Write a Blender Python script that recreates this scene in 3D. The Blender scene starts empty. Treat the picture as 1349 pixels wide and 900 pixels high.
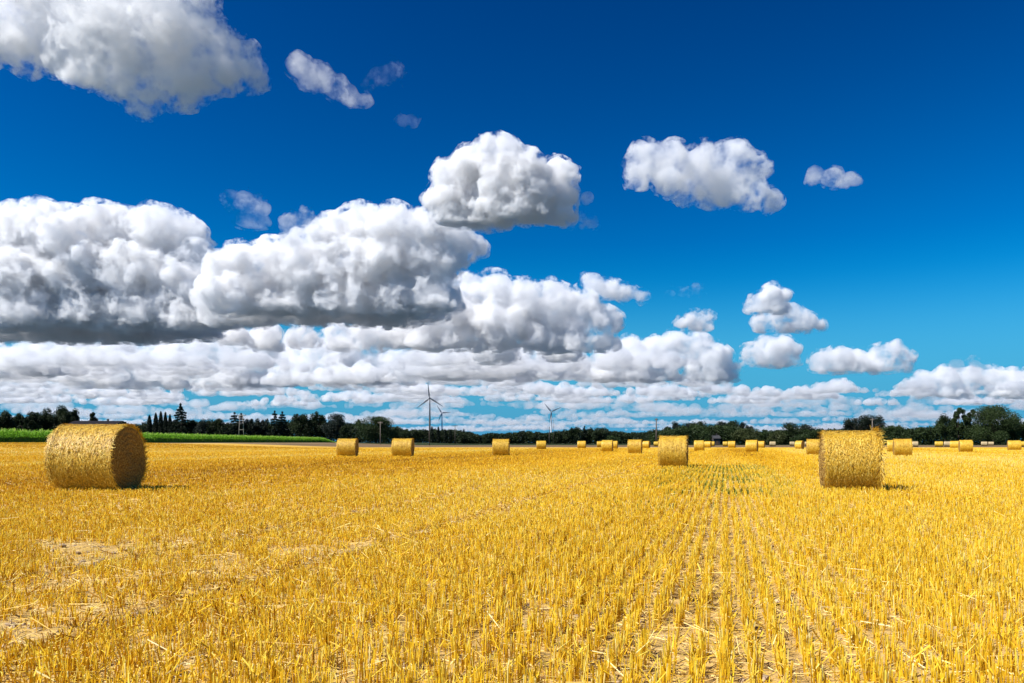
import bpy, math
import numpy as np
from mathutils import Vector

# ------------------------------------------------------------------ camera, sky, sun, exposure
sc = bpy.context.scene
C = sc.collection
F, HOR, CX, H = 1049.0, 583.0, 674.5, 1.1        # focal length, horizon and centre in pixels of the photograph, eye height

cam = bpy.data.cameras.new('camera')
cam.lens, cam.sensor_width = 28.0, 36.0
cam.shift_y = (HOR - 450.0) / 1349.0
cam.clip_start, cam.clip_end = 0.1, 2.0e5
cam_ob = bpy.data.objects.new('camera', cam)
C.objects.link(cam_ob)
cam_ob.location = (0, 0, H)
cam_ob.rotation_euler = (math.pi / 2, 0, 0)
sc.camera = cam_ob

SUN_EL = math.radians(50)
SUN_AZ = math.atan2(-0.90, -0.43)                 # measured from +Y towards +X
world = bpy.data.worlds.new('World')
sc.world = world
world.use_nodes = True
wt = world.node_tree
bg = wt.nodes['Background']
sky = wt.nodes.new('ShaderNodeTexSky')
sky.sky_type = 'NISHITA'
sky.sun_disc = False
sky.sun_elevation, sky.sun_rotation = SUN_EL, SUN_AZ
sky.air_density, sky.dust_density, sky.ozone_density = 1.0, 0.3, 4.0
hsv = wt.nodes.new('ShaderNodeHueSaturation')
hsv.inputs['Hue'].default_value = 0.497
hsv.inputs['Saturation'].default_value = 1.55
hsv.inputs['Value'].default_value = 1.0
gam = wt.nodes.new('ShaderNodeGamma')
gam.inputs[1].default_value = 2.2
wt.links.new(sky.outputs[0], hsv.inputs['Color'])
wt.links.new(hsv.outputs[0], gam.inputs[0])
grd = wt.nodes.new('ShaderNodeMix'); grd.data_type = 'RGBA'; grd.blend_type = 'MULTIPLY'
grd.inputs['Factor'].default_value = 1.0
wt.links.new(gam.outputs[0], grd.inputs[6]); grd.inputs[7].default_value = (0.6, 0.52, 0.24, 1)
# pale blue air low over the horizon
wco = wt.nodes.new('ShaderNodeTexCoord'); wse = wt.nodes.new('ShaderNodeSeparateXYZ')
wt.links.new(wco.outputs['Generated'], wse.inputs[0])
wmr = wt.nodes.new('ShaderNodeMapRange'); wmr.interpolation_type = 'SMOOTHSTEP'
for i_, v_ in enumerate((-0.02, 0.20, 1.0, 0.0)): wmr.inputs[i_ + 1].default_value = v_
wt.links.new(wse.outputs[2], wmr.inputs[0])
wmx = wt.nodes.new('ShaderNodeMix'); wmx.data_type = 'RGBA'
wt.links.new(wmr.outputs[0], wmx.inputs['Factor']); # soft shoulder: c * m / (c + m) keeps the low sky from burning out
shm = wt.nodes.new('ShaderNodeVectorMath'); shm.operation = 'MULTIPLY'; shm.inputs[1].default_value = (0.8, 9.0, 22.0)
sha = wt.nodes.new('ShaderNodeVectorMath'); sha.operation = 'ADD'; sha.inputs[1].default_value = (0.8, 9.0, 22.0)
cap = wt.nodes.new('ShaderNodeVectorMath'); cap.operation = 'DIVIDE'
wt.links.new(grd.outputs[2], shm.inputs[0]); wt.links.new(grd.outputs[2], sha.inputs[0])
wt.links.new(shm.outputs[0], cap.inputs[0]); wt.links.new(sha.outputs[0], cap.inputs[1])
wt.links.new(cap.outputs[0], wmx.inputs[6])
wmx.inputs[7].default_value = (0.9, 4.0, 7.3, 1)
wt.links.new(wmx.outputs[2], bg.inputs[0])
bg.inputs[1].default_value = 0.056

sun = bpy.data.lights.new('sun', 'SUN')
sun.energy, sun.angle, sun.color = 4.6, math.radians(0.5), (1.0, 0.96, 0.91)
sun_ob = bpy.data.objects.new('sun', sun)
C.objects.link(sun_ob)
sdir = Vector((math.sin(SUN_AZ) * math.cos(SUN_EL), math.cos(SUN_AZ) * math.cos(SUN_EL), math.sin(SUN_EL)))
sun_ob.rotation_euler = sdir.to_track_quat('Z', 'Y').to_euler()

vs = sc.view_settings
vs.view_transform, vs.look, vs.exposure, vs.gamma = 'Standard', 'None', 0.60, 1.0
vs.use_curve_mapping = False
cy = sc.cycles
cy.max_bounces, cy.diffuse_bounces, cy.volume_bounces = 14, 2, 10
cy.transparent_max_bounces = 48
cy.use_denoising = True

# ------------------------------------------------------------------ numeric helpers
def hash3(i, j, k, seed):
    n = (i * 374761393 + j * 668265263 + k * 974634777 + seed * 1442695041) & 0xffffffff
    n = ((n ^ (n >> 13)) * 1274126177) & 0xffffffff
    n = ((n ^ (n >> 16)) * 2246822519) & 0xffffffff
    return n ^ (n >> 15)

def gnoise(p, seed=0):
    """gradient noise, about -0.8..0.8"""
    q = np.floor(p).astype(np.int64)
    f = p - q
    u = f * f * f * (f * (f * 6 - 15) + 10)
    out = np.zeros(len(p))
    for a in (0, 1):
        for b in (0, 1):
            for c in (0, 1):
                h = hash3(q[:, 0] + a, q[:, 1] + b, q[:, 2] + c, seed)
                gx = (h & 1023) / 511.5 - 1
                gy = ((h >> 10) & 1023) / 511.5 - 1
                gz = ((h >> 20) & 1023) / 511.5 - 1
                d = (f[:, 0] - a) * gx + (f[:, 1] - b) * gy + (f[:, 2] - c) * gz
                w = (u[:, 0] if a else 1 - u[:, 0]) * (u[:, 1] if b else 1 - u[:, 1]) * (u[:, 2] if c else 1 - u[:, 2])
                out += w * d
    return out

def noise2(x, y, scale, seed=0):
    return gnoise(np.stack([x / scale, y / scale, np.full_like(x, 0.37 + seed)], 1), seed)

def sstep(t):
    t = np.clip(t, 0, 1)
    return t * t * (3 - 2 * t)

def terrain(x, y):
    x = np.asarray(x, float); y = np.asarray(y, float)
    z = 0.03 * sstep((-x - 3) / 7.0) * sstep((120 - y) / 100.0)
    z = z + 1.0 * sstep((-x - 32) / 42.0) * sstep((y - 15) / 50.0)
    return z

def at(px, y):
    """x of the world for a column of the photograph at distance y"""
    return (px - CX) * y / F

RU = (math.cos(math.radians(15)), math.sin(math.radians(15)))
def uv_rows(x, y):
    """across and along the drill rows"""
    return x * RU[0] - y * RU[1], x * RU[1] + y * RU[0]

# ------------------------------------------------------------------ object helpers
def mesh_np(name, V, faces, mats=(), attrs=None, mat_index=None, smooth=False):
    """faces: list of int arrays (n,k)"""
    me = bpy.data.meshes.new(name)
    V = np.asarray(V, np.float32)
    me.vertices.add(len(V))
    me.vertices.foreach_set('co', V.ravel())
    faces = [np.asarray(f, np.int32) for f in faces if len(f)]
    loops = np.concatenate([f.ravel() for f in faces])
    tot = np.concatenate([np.full(len(f), f.shape[1], np.int32) for f in faces])
    start = np.concatenate([[0], np.cumsum(tot)[:-1]]).astype(np.int32)
    me.loops.add(len(loops))
    me.loops.foreach_set('vertex_index', loops)
    me.polygons.add(len(tot))
    me.polygons.foreach_set('loop_start', start)
    if mat_index is not None:
        me.polygons.foreach_set('material_index', np.asarray(mat_index, np.int32))
    me.polygons.foreach_set('use_smooth', np.full(len(tot), bool(smooth)))
    me.update(calc_edges=True)
    for k, a in (attrs or {}).items():
        at_ = me.attributes.new(k, 'FLOAT', 'POINT')
        at_.data.foreach_set('value', np.asarray(a, np.float32))
    for m in mats:
        me.materials.append(m)
    return me

def link(name, me, parent=None, loc=None):
    o = bpy.data.objects.new(name, me)
    C.objects.link(o)
    if parent is not None:
        o.parent = parent
    if loc is not None:
        o.location = loc
    return o

def tag(o, label=None, cat=None, group=None, kind=None):
    if label: o['label'] = label
    if cat: o['category'] = cat
    if group: o['group'] = group
    if kind: o['kind'] = kind
    return o

def thing(name, loc, label, cat, group=None, rz=0.0):
    o = link(name, None, None, loc)
    o.rotation_euler = (0, 0, rz)
    return tag(o, label, cat, group)

class Geo:
    """collects boxes, tubes and cards for one mesh"""
    def __init__(s):
        s.V, s.Q, s.T, s.n = [], [], [], 0
    def add(s, V, Q=None, T=None):
        V = np.asarray(V, float)
        if Q is not None: s.Q.append(np.asarray(Q) + s.n)
        if T is not None: s.T.append(np.asarray(T) + s.n)
        s.V.append(V); s.n += len(V)
    def box(s, lo, hi):
        x0, y0, z0 = lo; x1, y1, z1 = hi
        V = [(x0,y0,z0),(x1,y0,z0),(x1,y1,z0),(x0,y1,z0),(x0,y0,z1),(x1,y0,z1),(x1,y1,z1),(x0,y1,z1)]
        s.add(V, [(0,3,2,1),(4,5,6,7),(0,1,5,4),(1,2,6,5),(2,3,7,6),(3,0,4,7)])
    def tube(s, pts, rad, n=8, cap=True):
        pts = np.asarray(pts, float)
        V = []
        for i, p in enumerate(pts):
            d = pts[min(i + 1, len(pts) - 1)] - pts[max(i - 1, 0)]
            d = d / (np.linalg.norm(d) + 1e-9)
            a = np.cross(d, (1, 0, 0) if abs(d[0]) < .8 else (0, 1, 0)); a /= np.linalg.norm(a)
            b = np.cross(d, a)
            for k in range(n):
                t = 2 * math.pi * k / n
                V.append(p + rad[i] * (a * math.cos(t) + b * math.sin(t)))
        Q = [(i*n+k, i*n+(k+1)%n, (i+1)*n+(k+1)%n, (i+1)*n+k) for i in range(len(pts)-1) for k in range(n)]
        T = []
        if cap:
            V += [pts[0], pts[-1]]
            c0, c1 = len(V) - 2, len(V) - 1
            m = (len(pts) - 1) * n
            T = [(c0, (k+1)%n, k) for k in range(n)] + [(c1, m+k, m+(k+1)%n) for k in range(n)]
        s.add(V, Q, T if T else None)
    def mesh(s, name, mats, smooth=False, attrs=None):
        f = ([np.concatenate(s.Q)] if s.Q else []) + ([np.concatenate(s.T)] if s.T else [])
        return mesh_np(name, np.concatenate(s.V), f, mats, attrs, None, smooth)

# ------------------------------------------------------------------ material helpers
class Mat:
    def __init__(s, name):
        s.m = bpy.data.materials.new(name)
        s.m.use_nodes = True
        s.t = s.m.node_tree
        s.t.nodes.clear()
        s.out = s.t.nodes.new('ShaderNodeOutputMaterial')
    def n(s, ty, **kw):
        nd = s.t.nodes.new(ty)
        for k, v in kw.items(): setattr(nd, k, v)
        return nd
    def l(s, a, b): s.t.links.new(a, b)
    def val(s, inp, v):
        if hasattr(v, 'is_linked') or hasattr(v, 'links'): s.l(v, inp)
        else: inp.default_value = v
    def math(s, op, a, b=0.0, c=0.0):
        nd = s.n('ShaderNodeMath', operation=op)
        for i, v in enumerate((a, b, c)): s.val(nd.inputs[i], v)
        return nd.outputs[0]
    def noise(s, vec, scale, detail=4, rough=.55, dist=0):
        nd = s.n('ShaderNodeTexNoise')
        s.val(nd.inputs['Vector'], vec)
        nd.inputs['Scale'].default_value = scale; nd.inputs['Detail'].default_value = detail
        nd.inputs['Roughness'].default_value = rough; nd.inputs['Distortion'].default_value = dist
        return nd.outputs[0]
    def ramp(s, fac, stops, interp='LINEAR'):
        nd = s.n('ShaderNodeValToRGB')
        nd.color_ramp.interpolation = interp
        e = nd.color_ramp.elements
        while len(e) < len(stops): e.new(.5)
        for i, (p, c) in enumerate(stops):
            e[i].position = p; e[i].color = (*c, 1) if len(c) == 3 else c
        s.val(nd.inputs[0], fac)
        return nd.outputs[0]
    def range(s, v, a, b, c=0.0, d=1.0, smooth=True):
        nd = s.n('ShaderNodeMapRange')
        if smooth: nd.interpolation_type = 'SMOOTHSTEP'
        s.val(nd.inputs[0], v)
        for i, x in enumerate((a, b, c, d)): nd.inputs[i + 1].default_value = x
        return nd.outputs[0]
    def mix(s, f, a, b, blend='MIX'):
        nd = s.n('ShaderNodeMix', data_type='RGBA', blend_type=blend)
        s.val(nd.inputs['Factor'], f)
        s.val(nd.inputs[6], a if not isinstance(a, tuple) else (*a, 1)[:4])
        s.val(nd.inputs[7], b if not isinstance(b, tuple) else (*b, 1)[:4])
        return nd.outputs[2]
    def comb(s, x, y, z):
        nd = s.n('ShaderNodeCombineXYZ')
        for i, v in enumerate((x, y, z)): s.val(nd.inputs[i], v)
        return nd.outputs[0]
    def pos(s):
        g = s.n('ShaderNodeNewGeometry')
        return g.outputs['Position']
    def sep(s, v):
        nd = s.n('ShaderNodeSeparateXYZ'); s.l(v, nd.inputs[0])
        return nd.outputs
    def attr(s, name):
        nd = s.n('ShaderNodeAttribute'); nd.attribute_name = name
        return nd.outputs['Fac']
    def surf(s, col, rough=.8, spec=.3, bump=None, bstr=.3, bdist=.02):
        p = s.n('ShaderNodeBsdfPrincipled')
        s.val(p.inputs['Base Color'], (*col, 1) if isinstance(col, tuple) else col)
        s.val(p.inputs['Roughness'], rough)
        p.inputs['Specular IOR Level'].default_value = spec
        if bump is not None:
            b = s.n('ShaderNodeBump'); b.inputs['Strength'].default_value = bstr; b.inputs['Distance'].default_value = bdist
            s.l(bump, b.inputs['Height']); s.l(b.outputs[0], p.inputs['Normal'])
        s.l(p.outputs[0], s.out.inputs[0])
        return p
    def leafy(s, col, trans=.3, tcol=None):
        """thin plant matter: diffuse with some light coming through"""
        d = s.n('ShaderNodeBsdfPrincipled'); s.val(d.inputs['Base Color'], col)
        d.inputs['Roughness'].default_value = .6; d.inputs['Specular IOR Level'].default_value = .25
        t = s.n('ShaderNodeBsdfTranslucent'); s.val(t.inputs[0], tcol if tcol is not None else col)
        m = s.n('ShaderNodeMixShader'); m.inputs[0].default_value = trans
        s.l(d.outputs[0], m.inputs[1]); s.l(t.outputs[0], m.inputs[2]); s.l(m.outputs[0], s.out.inputs[0])

# ------------------------------------------------------------------ ground: one sheet to the horizon
def geo_steps(a, b, s0, g):
    out, s = [], s0
    x = a
    while x < b:
        x += s; s *= g; out.append(x)
    return out
side = geo_steps(15, 6.0e4, .1, 1.13)
gx = np.array([-v for v in side[::-1]] + list(np.arange(-15, 15.01, .075)) + side)
gy = np.array([-3.0e3, -800, -200, -60, -20, -8, -3, 0, 1.2] + list(np.arange(2, 20.01, .065)) + geo_steps(20, 6.5e4, .08, 1.10))
GX, GY = np.meshgrid(gx, gy)
fx, fy = GX.ravel(), GY.ravel()
BARE = [(-2.45, 5.05, .75, .42), (-2.9, 4.45, .5, .3), (-2.55, 6.4, .7, .4), (-3.5, 5.9, .5, .3), (-1.75, 6.6, .5, .35), (-1.2, 8.5, .9, .45),
        (-.85, 3.95, .30, .2), (-1.4, 5.0, .35, .25), (.92, 4.4, .22, .3), (-4.4, 8.3, .9, .5), (-3.6, 7.2, .6, .35), (.15, 4.9, .2, .25)]
def bare_mask(x, y):
    """0 where the stubble is full, 1 where the soil lies bare"""
    u, v = uv_rows(x, y)
    n = noise2(u * 1.0, v * .8, .8, 3) + .75 * noise2(u, v, .33, 5)
    side_ = sstep((-u - 1.6) / 2.2)
    near = sstep((15 - y) / 9.0)
    thr = .63 - .40 * side_ * (0.35 + .65 * near)
    m = .8 * sstep((n - thr) / .22)
    for cx, cy_, rx, ry in BARE:
        d = ((x - cx) / rx) ** 2 + ((y - cy_) / ry) ** 2
        m = np.maximum(m, sstep((.75 - d + 1.4 * n) / .9) * (d < 4))
    return m
cl = noise2(fx, fy, .55, 11) * .022 + noise2(fx, fy, .21, 12) * .016 + noise2(fx, fy, .11, 13) * .010
near = sstep((60 - fy) / 40) * sstep((40 - abs(fx)) / 25)
uu, vv = uv_rows(fx, fy)
gz = terrain(fx, fy) + cl * near + .012 * np.cos(2 * np.pi * uu / .132) * sstep((18 - fy) / 6) * sstep((14 - abs(fx)) / 3)
ny, nx = GX.shape
ii = np.arange(ny * nx).reshape(ny, nx)
quads = np.stack([ii[:-1, :-1], ii[:-1, 1:], ii[1:, 1:], ii[1:, :-1]], -1).reshape(-1, 4)

def make_ground_mat():
    m = Mat('field_ground')
    P = m.pos(); x, y, z = m.sep(P)
    u = m.math('SUBTRACT', m.math('MULTIPLY', x, RU[0]), m.math('MULTIPLY', y, RU[1]))
    v = m.math('ADD', m.math('MULTIPLY', x, RU[1]), m.math('MULTIPLY', y, RU[0]))
    rowv = m.comb(u, m.math('MULTIPLY', v, .12), 0.0)
    # dry soil with chaff
    n1 = m.noise(P, 9, 6, .65); n2 = m.noise(P, 60, 3, .6)
    soil = m.ramp(n1, [(.30, (.17, .11, .06)), (.50, (.37, .26, .15)), (.68, (.56, .42, .25))])
    chaff = m.range(m.noise(P, 150, 2, .7), .42, .60)
    soil = m.mix(m.math('MULTIPLY', chaff, .72), soil, (.80, .53, .12))
    # stubble seen from afar: standing straw with the shade between stems mixed in, streaked along rows
    s1 = m.noise(rowv, 3.2, 5, .65); s2 = m.noise(P, 2.2, 5, .7)
    straw = m.ramp(m.math('ADD', m.math('MULTIPLY', s1, .5), m.math('MULTIPLY', s2, .5)),
                   [(.34, (.34, .175, .018)), (.5, (.58, .33, .032)), (.66, (.72, .46, .075))])
    # combine passes
    pw = m.noise(m.comb(m.math('MULTIPLY', u, .30), m.math('MULTIPLY', v, .004), 0.0), 1.0, 2, .5)
    straw = m.mix(m.range(pw, .46, .66, 0, .6), straw, (.74, .48, .11))
    straw = m.mix(m.range(pw, .44, .30, 0, .55), straw, (.40, .22, .045))
    pw2 = m.noise(m.comb(m.math('MULTIPLY', u, .085), m.math('MULTIPLY', v, .006), 3.0), 1.0, 3, .6)
    straw = m.mix(m.range(pw2, .50, .64, 0, .6), straw, (.80, .56, .19))
    straw = m.mix(m.range(pw2, .47, .36, 0, .6), straw, (.36, .20, .045))
    wob = m.math('MULTIPLY', m.math('SUBTRACT', m.noise(m.comb(u, m.math('MULTIPLY', v, .05), 0.0), 1.4, 2), .5), .8)
    uw = m.math('ADD', u, wob)
    tr = None
    for c, wd in ((-3.5, .22), (-5.4, .2), (-16.8, .42), (-19.2, .35), (-27.6, .7), (-39, .8), (-52, 1.2), (9.5, .3), (11.6, .3), (24, .5), (27, .5), (47, .8)):
        t = m.range(m.math('ABSOLUTE', m.math('SUBTRACT', uw, c)), wd, wd * .35)
        tr = t if tr is None else m.math('MAXIMUM', tr, t)
    tr = m.math('MULTIPLY', tr, m.range(m.noise(P, .7, 3), .3, .6, .25, .9))
    far = m.range(y, 14, 46)
    far = m.math('MAXIMUM', far, m.range(m.math('ABSOLUTE', x), 18, 32))
    col = m.mix(m.math('ADD', .25, m.math('MULTIPLY', far, .73)), soil, straw)
    col = m.mix(m.math('MULTIPLY', tr, .8), col, (.25, .145, .04))
    # far end of the field: bare brown soil, rough green land, then land tinted blue as bounce fill
    edge = m.math('ADD', y, m.math('MULTIPLY', m.math('SUBTRACT', m.noise(m.comb(m.math('MULTIPLY', x, .02), 0.0, 0.0), 1, 2), .5), 26))
    brown = m.ramp(m.noise(m.comb(m.math('MULTIPLY', x, .03), m.math('MULTIPLY', y, .25), 0.0), 1, 4, .6), [(.35, (.12, .075, .035)), (.62, (.23, .155, .08))])
    col = m.mix(m.range(edge, 178, 186), col, brown)
    strip = m.range(x, -64, -69)
    path = m.ramp(m.noise(m.comb(x, m.math('MULTIPLY', y, .05), 0.0), .35, 3), [(.4, (.26, .17, .085)), (.6, (.50, .37, .22))])
    col = m.mix(m.math('MULTIPLY', strip, .9), col, path)
    green = m.ramp(m.noise(P, .02, 5, .6), [(.4, (.040, .062, .078)), (.6, (.060, .085, .105))])  # far land coloured hazy blue so its bounce fills the cloud bases
    near_green = m.ramp(m.noise(P, .03, 5, .6), [(.4, (.016, .026, .008)), (.6, (.042, .052, .016))])
    col = m.mix(m.range(edge, 300, 330), col, near_green)
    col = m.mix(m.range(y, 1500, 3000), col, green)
    bump = m.math('ADD', n1, m.math('MULTIPLY', n2, .5))
    m.surf(col, .95, .1, bump, .9, .025)
    return m.m
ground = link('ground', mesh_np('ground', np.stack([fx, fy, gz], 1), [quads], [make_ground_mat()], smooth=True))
tag(ground, kind='structure')

# ------------------------------------------------------------------ clouds: real volumes at their altitude and distance
ALT = 900.0
_ico = {}
def ico(sub):
    if sub not in _ico:
        import bmesh
        b = bmesh.new(); bmesh.ops.create_icosphere(b, subdivisions=sub, radius=1)
        _ico[sub] = (np.array([v.co for v in b.verts]), np.array([[v.index for v in f.verts] for f in b.faces]))
        b.free()
    return _ico[sub]

TONE = (.968, .984, 1, 1)  # bluish scatter colour stands in for blue light in the cloud shade
def cloud_mat(name, nscale, dens, lo, hi, step, bbox, tone):
    m = Mat(name)
    v = m.n('ShaderNodeVolumeScatter')
    P = m.pos()
    d = m.range(m.noise(P, 1.0 / nscale, 8, .66), lo, hi, 0, dens)
    m.l(d, v.inputs['Density'])
    v.inputs['Anisotropy'].default_value = .2
    v.inputs['Color'].default_value = tone
    m.l(v.outputs[0], m.out.inputs['Volume'])
    m.m.cycles.volume_step_rate = max(.0005, step / (.1 * bbox))
    return m.m

def puff(S, r, c, R, top=True, n1=13, n2=5, flat=.8):
    S.append((c, R * .9))
    for i in range(n1):
        v = r.normal(size=3); v /= np.linalg.norm(v)
        if top: v[2] = abs(v[2]) * .95 - .2
        v[2] *= flat
        c2 = c + v * R * .68; R2 = R * r.uniform(.24, .55); S.append((c2, R2))
        for j in range(n2):
            w = r.normal(size=3); w /= np.linalg.norm(w)
            if w @ v < 0: w = -w
            w[2] *= flat
            S.append((c2 + w * R2 * .75, R2 * r.uniform(.28, .5)))

def cloud_mesh(name, S, bases, vox, seed, sub=2, amp=.33, octs=5, smooth=45):
    Vi, Fi = ico(sub)
    n = len(Vi)
    cs = np.array([c for c, R in S]); Rs = np.array([R for c, R in S])
    V = (Vi[None] * Rs[:, None, None] + cs[:, None, :]).reshape(-1, 3)
    b = np.repeat(np.asarray(bases, float) * np.ones(len(S)), n)
    lo = V[:, 2] < b
    V[lo, 2] = b[lo] - (b[lo] - V[lo, 2]) * .13
    Fc = (Fi[None] + (np.arange(len(S)) * n)[:, None, None]).reshape(-1, 3)
    me = mesh_np(name, V, [Fc])
    o = link(name, me)
    md = o.modifiers.new('remesh', 'REMESH'); md.mode = 'VOXEL'; md.voxel_size = vox
    sm = o.modifiers.new('smooth', 'SMOOTH'); sm.factor = .5; sm.iterations = smooth      # melts the balls together
    dg = bpy.context.evaluated_depsgraph_get()
    m2 = bpy.data.meshes.new_from_object(o.evaluated_get(dg))
    nv = len(m2.vertices)
    co = np.empty(nv * 3, 'f'); m2.vertices.foreach_get('co', co); co = co.reshape(-1, 3).astype(float)
    no = np.empty(nv * 3, 'f'); m2.vertices.foreach_get('normal', no); no = no.reshape(-1, 3)
    disp = np.zeros(nv); sz = vox * 22
    for k in range(octs):
        wk = (.65, .72, .85, 1.0, 1.1)[k]
        disp += (.42 - abs(gnoise(co / sz + seed * 7.13, k)) * 1.6) * sz * amp * wk
        sz *= .5
    # flat undersides stay calm
    calm = np.where(no[:, 2] < -.6, .5, 1.0)
    co += no * (disp * calm)[:, None]
    m2.vertices.foreach_set('co', co.astype('f').ravel()); m2.update()
    o.data = m2
    o.modifiers.remove(sm)
    dg = bpy.context.evaluated_depsgraph_get(); dg.update()
    m3 = bpy.data.meshes.new_from_object(o.evaluated_get(dg))
    o.modifiers.clear(); o.data = m3
    m3.name = name
    bpy.data.meshes.remove(m2); bpy.data.meshes.remove(me)
    bb = np.array([v[:] for v in o.bound_box])
    return o, float((bb.max(0) - bb.min(0)).mean())

def cloud(label, blobs, base_y, seed, dens=.052, lo=.39, hi=.63, q=1.2, flat=.8, n1=13, amp=.33, top=True, core=.87, edge=1.25):
    """blobs: (column, row, radius in pixels, depth behind the front in metres)"""
    r = np.random.default_rng(seed)
    Y0 = ALT * F / (HOR - base_y)
    k0 = Y0 / F
    S, B = [], []
    for b in blobs:
        lift = r.uniform(0, .22) * b[2] * k0; n_before = len(S)
        px, py, pr = b[:3]
        dep = b[3] if len(b) > 3 else r.uniform(-.3, .6) * pr * k0
        Y = Y0 + dep; k = Y / F
        puff(S, r, np.array([(px - CX) * k, Y, (HOR - py) * k + H]), pr * k, top, n1, 5, flat)
        if top and ALT + pr * k * 2.2 > (HOR - py) * k:      # a wide flat underside
            S.append((np.array([(px - CX) * k, Y, ALT + H + pr * k * .15]), pr * k * .95))
        B += [lift] * (len(S) - n_before)
    base = ALT + H
    cen = np.mean([c for c, R in S], axis=0); cen[2] = base
    S = [(c - cen, R) for c, R in S]
    B = np.array(B)
    # dense core, and a broken outer layer whose edge is torn by the noise
    o, bb = cloud_mesh('cloud', [(c, R * core) for c, R in S], B, k0 * q * 1.2, seed, amp=amp)
    o.location = cen
    o.data.materials.append(cloud_mat('cloud_vapour', 42 * k0, dens * 3.1 / k0, lo, hi, 4.2 * k0, bb, (1, 1, 1, 1) if dens < .02 else TONE))
    vo, vb = cloud_mesh('cloud_edge', [(c, R * 1.09 + 1.8 * k0) for c, R in S], B - 3 * k0, k0 * q, seed + 50, amp=amp)
    vo.parent = o
    vo.data.materials.append(cloud_mat('cloud_edge_vapour', 19 * k0, edge * dens * 3.1 / k0, lo + .105, hi + .01, 3.6 * k0, vb, (1, 1, 1, 1) if dens < .02 else TONE))
    tag(o, label, 'cloud', 'fair weather clouds')
    return o

cloud('huge white cloud with grey middle cut off by the top left corner',
      [(70, 20, 75), (150, 40, 75), (210, 20, 80), (270, 75, 55), (310, 85, 40), (170, 100, 42), (235, 105, 45), (20, 50, 45), (110, 75, 45), (190, 135, 25), (-60, 30, 70), (160, -50, 90), (60, -60, 80), (250, 30, 40)],
      160, 1, dens=.026, lo=.42, hi=.66, top=False)
cloud('small ragged cloud trailing right of the huge top left cloud',
      [(395, 90, 18), (418, 103, 20), (440, 116, 17), (462, 127, 14), (480, 132, 9)], 140, 2, dens=.009, lo=.38, hi=.66, top=False)
cloud('faint torn wisp of cloud high above the middle cumulus',
      [(498, 104, 13), (515, 95, 15), (530, 104, 10), (485, 112, 9)], 132, 3, dens=.0028, lo=.47, hi=.68, top=False)
cloud('tiny faint wisp of cloud alone under the torn wisp', [(530, 160, 8), (545, 159, 9)], 172, 4, dens=.0025, lo=.45, hi=.66, top=False)
cloud('puffy cumulus with grey flat base standing alone above the wind turbines',
      [(600, 240, 34), (622, 220, 30), (655, 215, 38), (688, 232, 38), (735, 232, 26), (745, 228, 16), (640, 262, 38), (590, 262, 26), (700, 265, 38), (735, 262, 26), (660, 200, 22), (670, 250, 40)], 292, 5)
cloud('small torn cloud scrap under the right edge of the puffy cumulus', [(755, 294, 10), (770, 293, 12), (783, 289, 7), (772, 262, 10)], 300, 6, dens=.012, lo=.44, hi=.64)
cloud('smooth oval white cloud alone in deep blue sky right of centre',
      [(850, 215, 28), (885, 208, 24), (925, 213, 27), (965, 212, 27), (990, 222, 22), (910, 240, 30), (950, 248, 30), (985, 255, 26), (1010, 264, 18), (880, 240, 22), (840, 230, 20)], 284, 7, dens=.022, lo=.40, hi=.62, top=False)
cloud('small lens shaped cloud right of the smooth oval cloud', [(1075, 232, 13), (1095, 235, 14), (1115, 237, 12), (1128, 240, 6)], 249, 8, dens=.014, lo=.42, hi=.62, top=False)
cloud('broad heaped cumulus with dark base at the left edge',
      [(-60, 330, 70), (30, 310, 45), (55, 290, 30), (95, 320, 50), (130, 300, 36), (165, 315, 45), (205, 300, 34), (235, 315, 36), (262, 335, 24), (272, 385, 34), (292, 402, 28), (40, 370, 60), (120, 365, 60), (190, 360, 55), (245, 365, 40),
       (-20, 400, 50), (70, 410, 40), (150, 410, 40), (220, 405, 36), *[(x, 408 + 7 * (x % 3), 34 + (x * 7) % 13, 650) for x in range(-60, 300, 40)]], 432, 9, q=1.35)
cloud('long heaped cumulus with white left crest and dark grey right flank',
      [(290, 350, 24), (320, 345, 28), (360, 345, 34), (400, 335, 34), (440, 315, 34), (475, 300, 34), (520, 300, 34), (560, 310, 36), (595, 320, 36), (618, 325, 22), (340, 375, 36), (400, 370, 45), (460, 355, 50), (520, 350, 50), (570, 350, 40),
       (300, 390, 36), (370, 395, 34), (440, 392, 36), (500, 385, 36), *[(x, 388 + 6 * (x % 3), 30 + (x * 7) % 13, 500) for x in range(290, 590, 38)]], 410, 10, q=1.35)
cloud('grey translucent cloud scrap above the long heaped cumulus', [(305, 264, 14), (328, 268, 18), (345, 275, 15), (330, 286, 8)], 298, 11, dens=.006, lo=.45, hi=.66)
cloud('small grey cloud tucked behind the crest of the long cumulus', [(385, 297, 16), (400, 291, 17), (415, 296, 13)], 318, 12, dens=.012, lo=.42, hi=.62)
cloud('wide lumpy cumulus with ragged top over the far turbines',
      [(585, 385, 24), (620, 385, 28), (650, 385, 30), (690, 395, 30), (730, 395, 28), (765, 405, 28), (790, 425, 26), (600, 415, 34), (660, 420, 36), (720, 425, 34), (770, 440, 24), (560, 425, 30), (640, 440, 26), (700, 445, 24), (800, 380, 16), (780, 372, 14), (825, 388, 13), (845, 392, 9), (525, 436, 26), (485, 442, 24), (450, 446, 20), (310, 446, 18), (352, 446, 20), (400, 446, 22), (560, 445, 26), (650, 430, 34, 1200), (740, 440, 30, 1200)], 458, 13, q=1.35)
cloud('thin flat streak of cloud right of the ragged cumulus top', [(885, 386, 7), (900, 385, 7), (920, 382, 7)], 391, 14, dens=.006, lo=.44, hi=.64)
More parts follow.
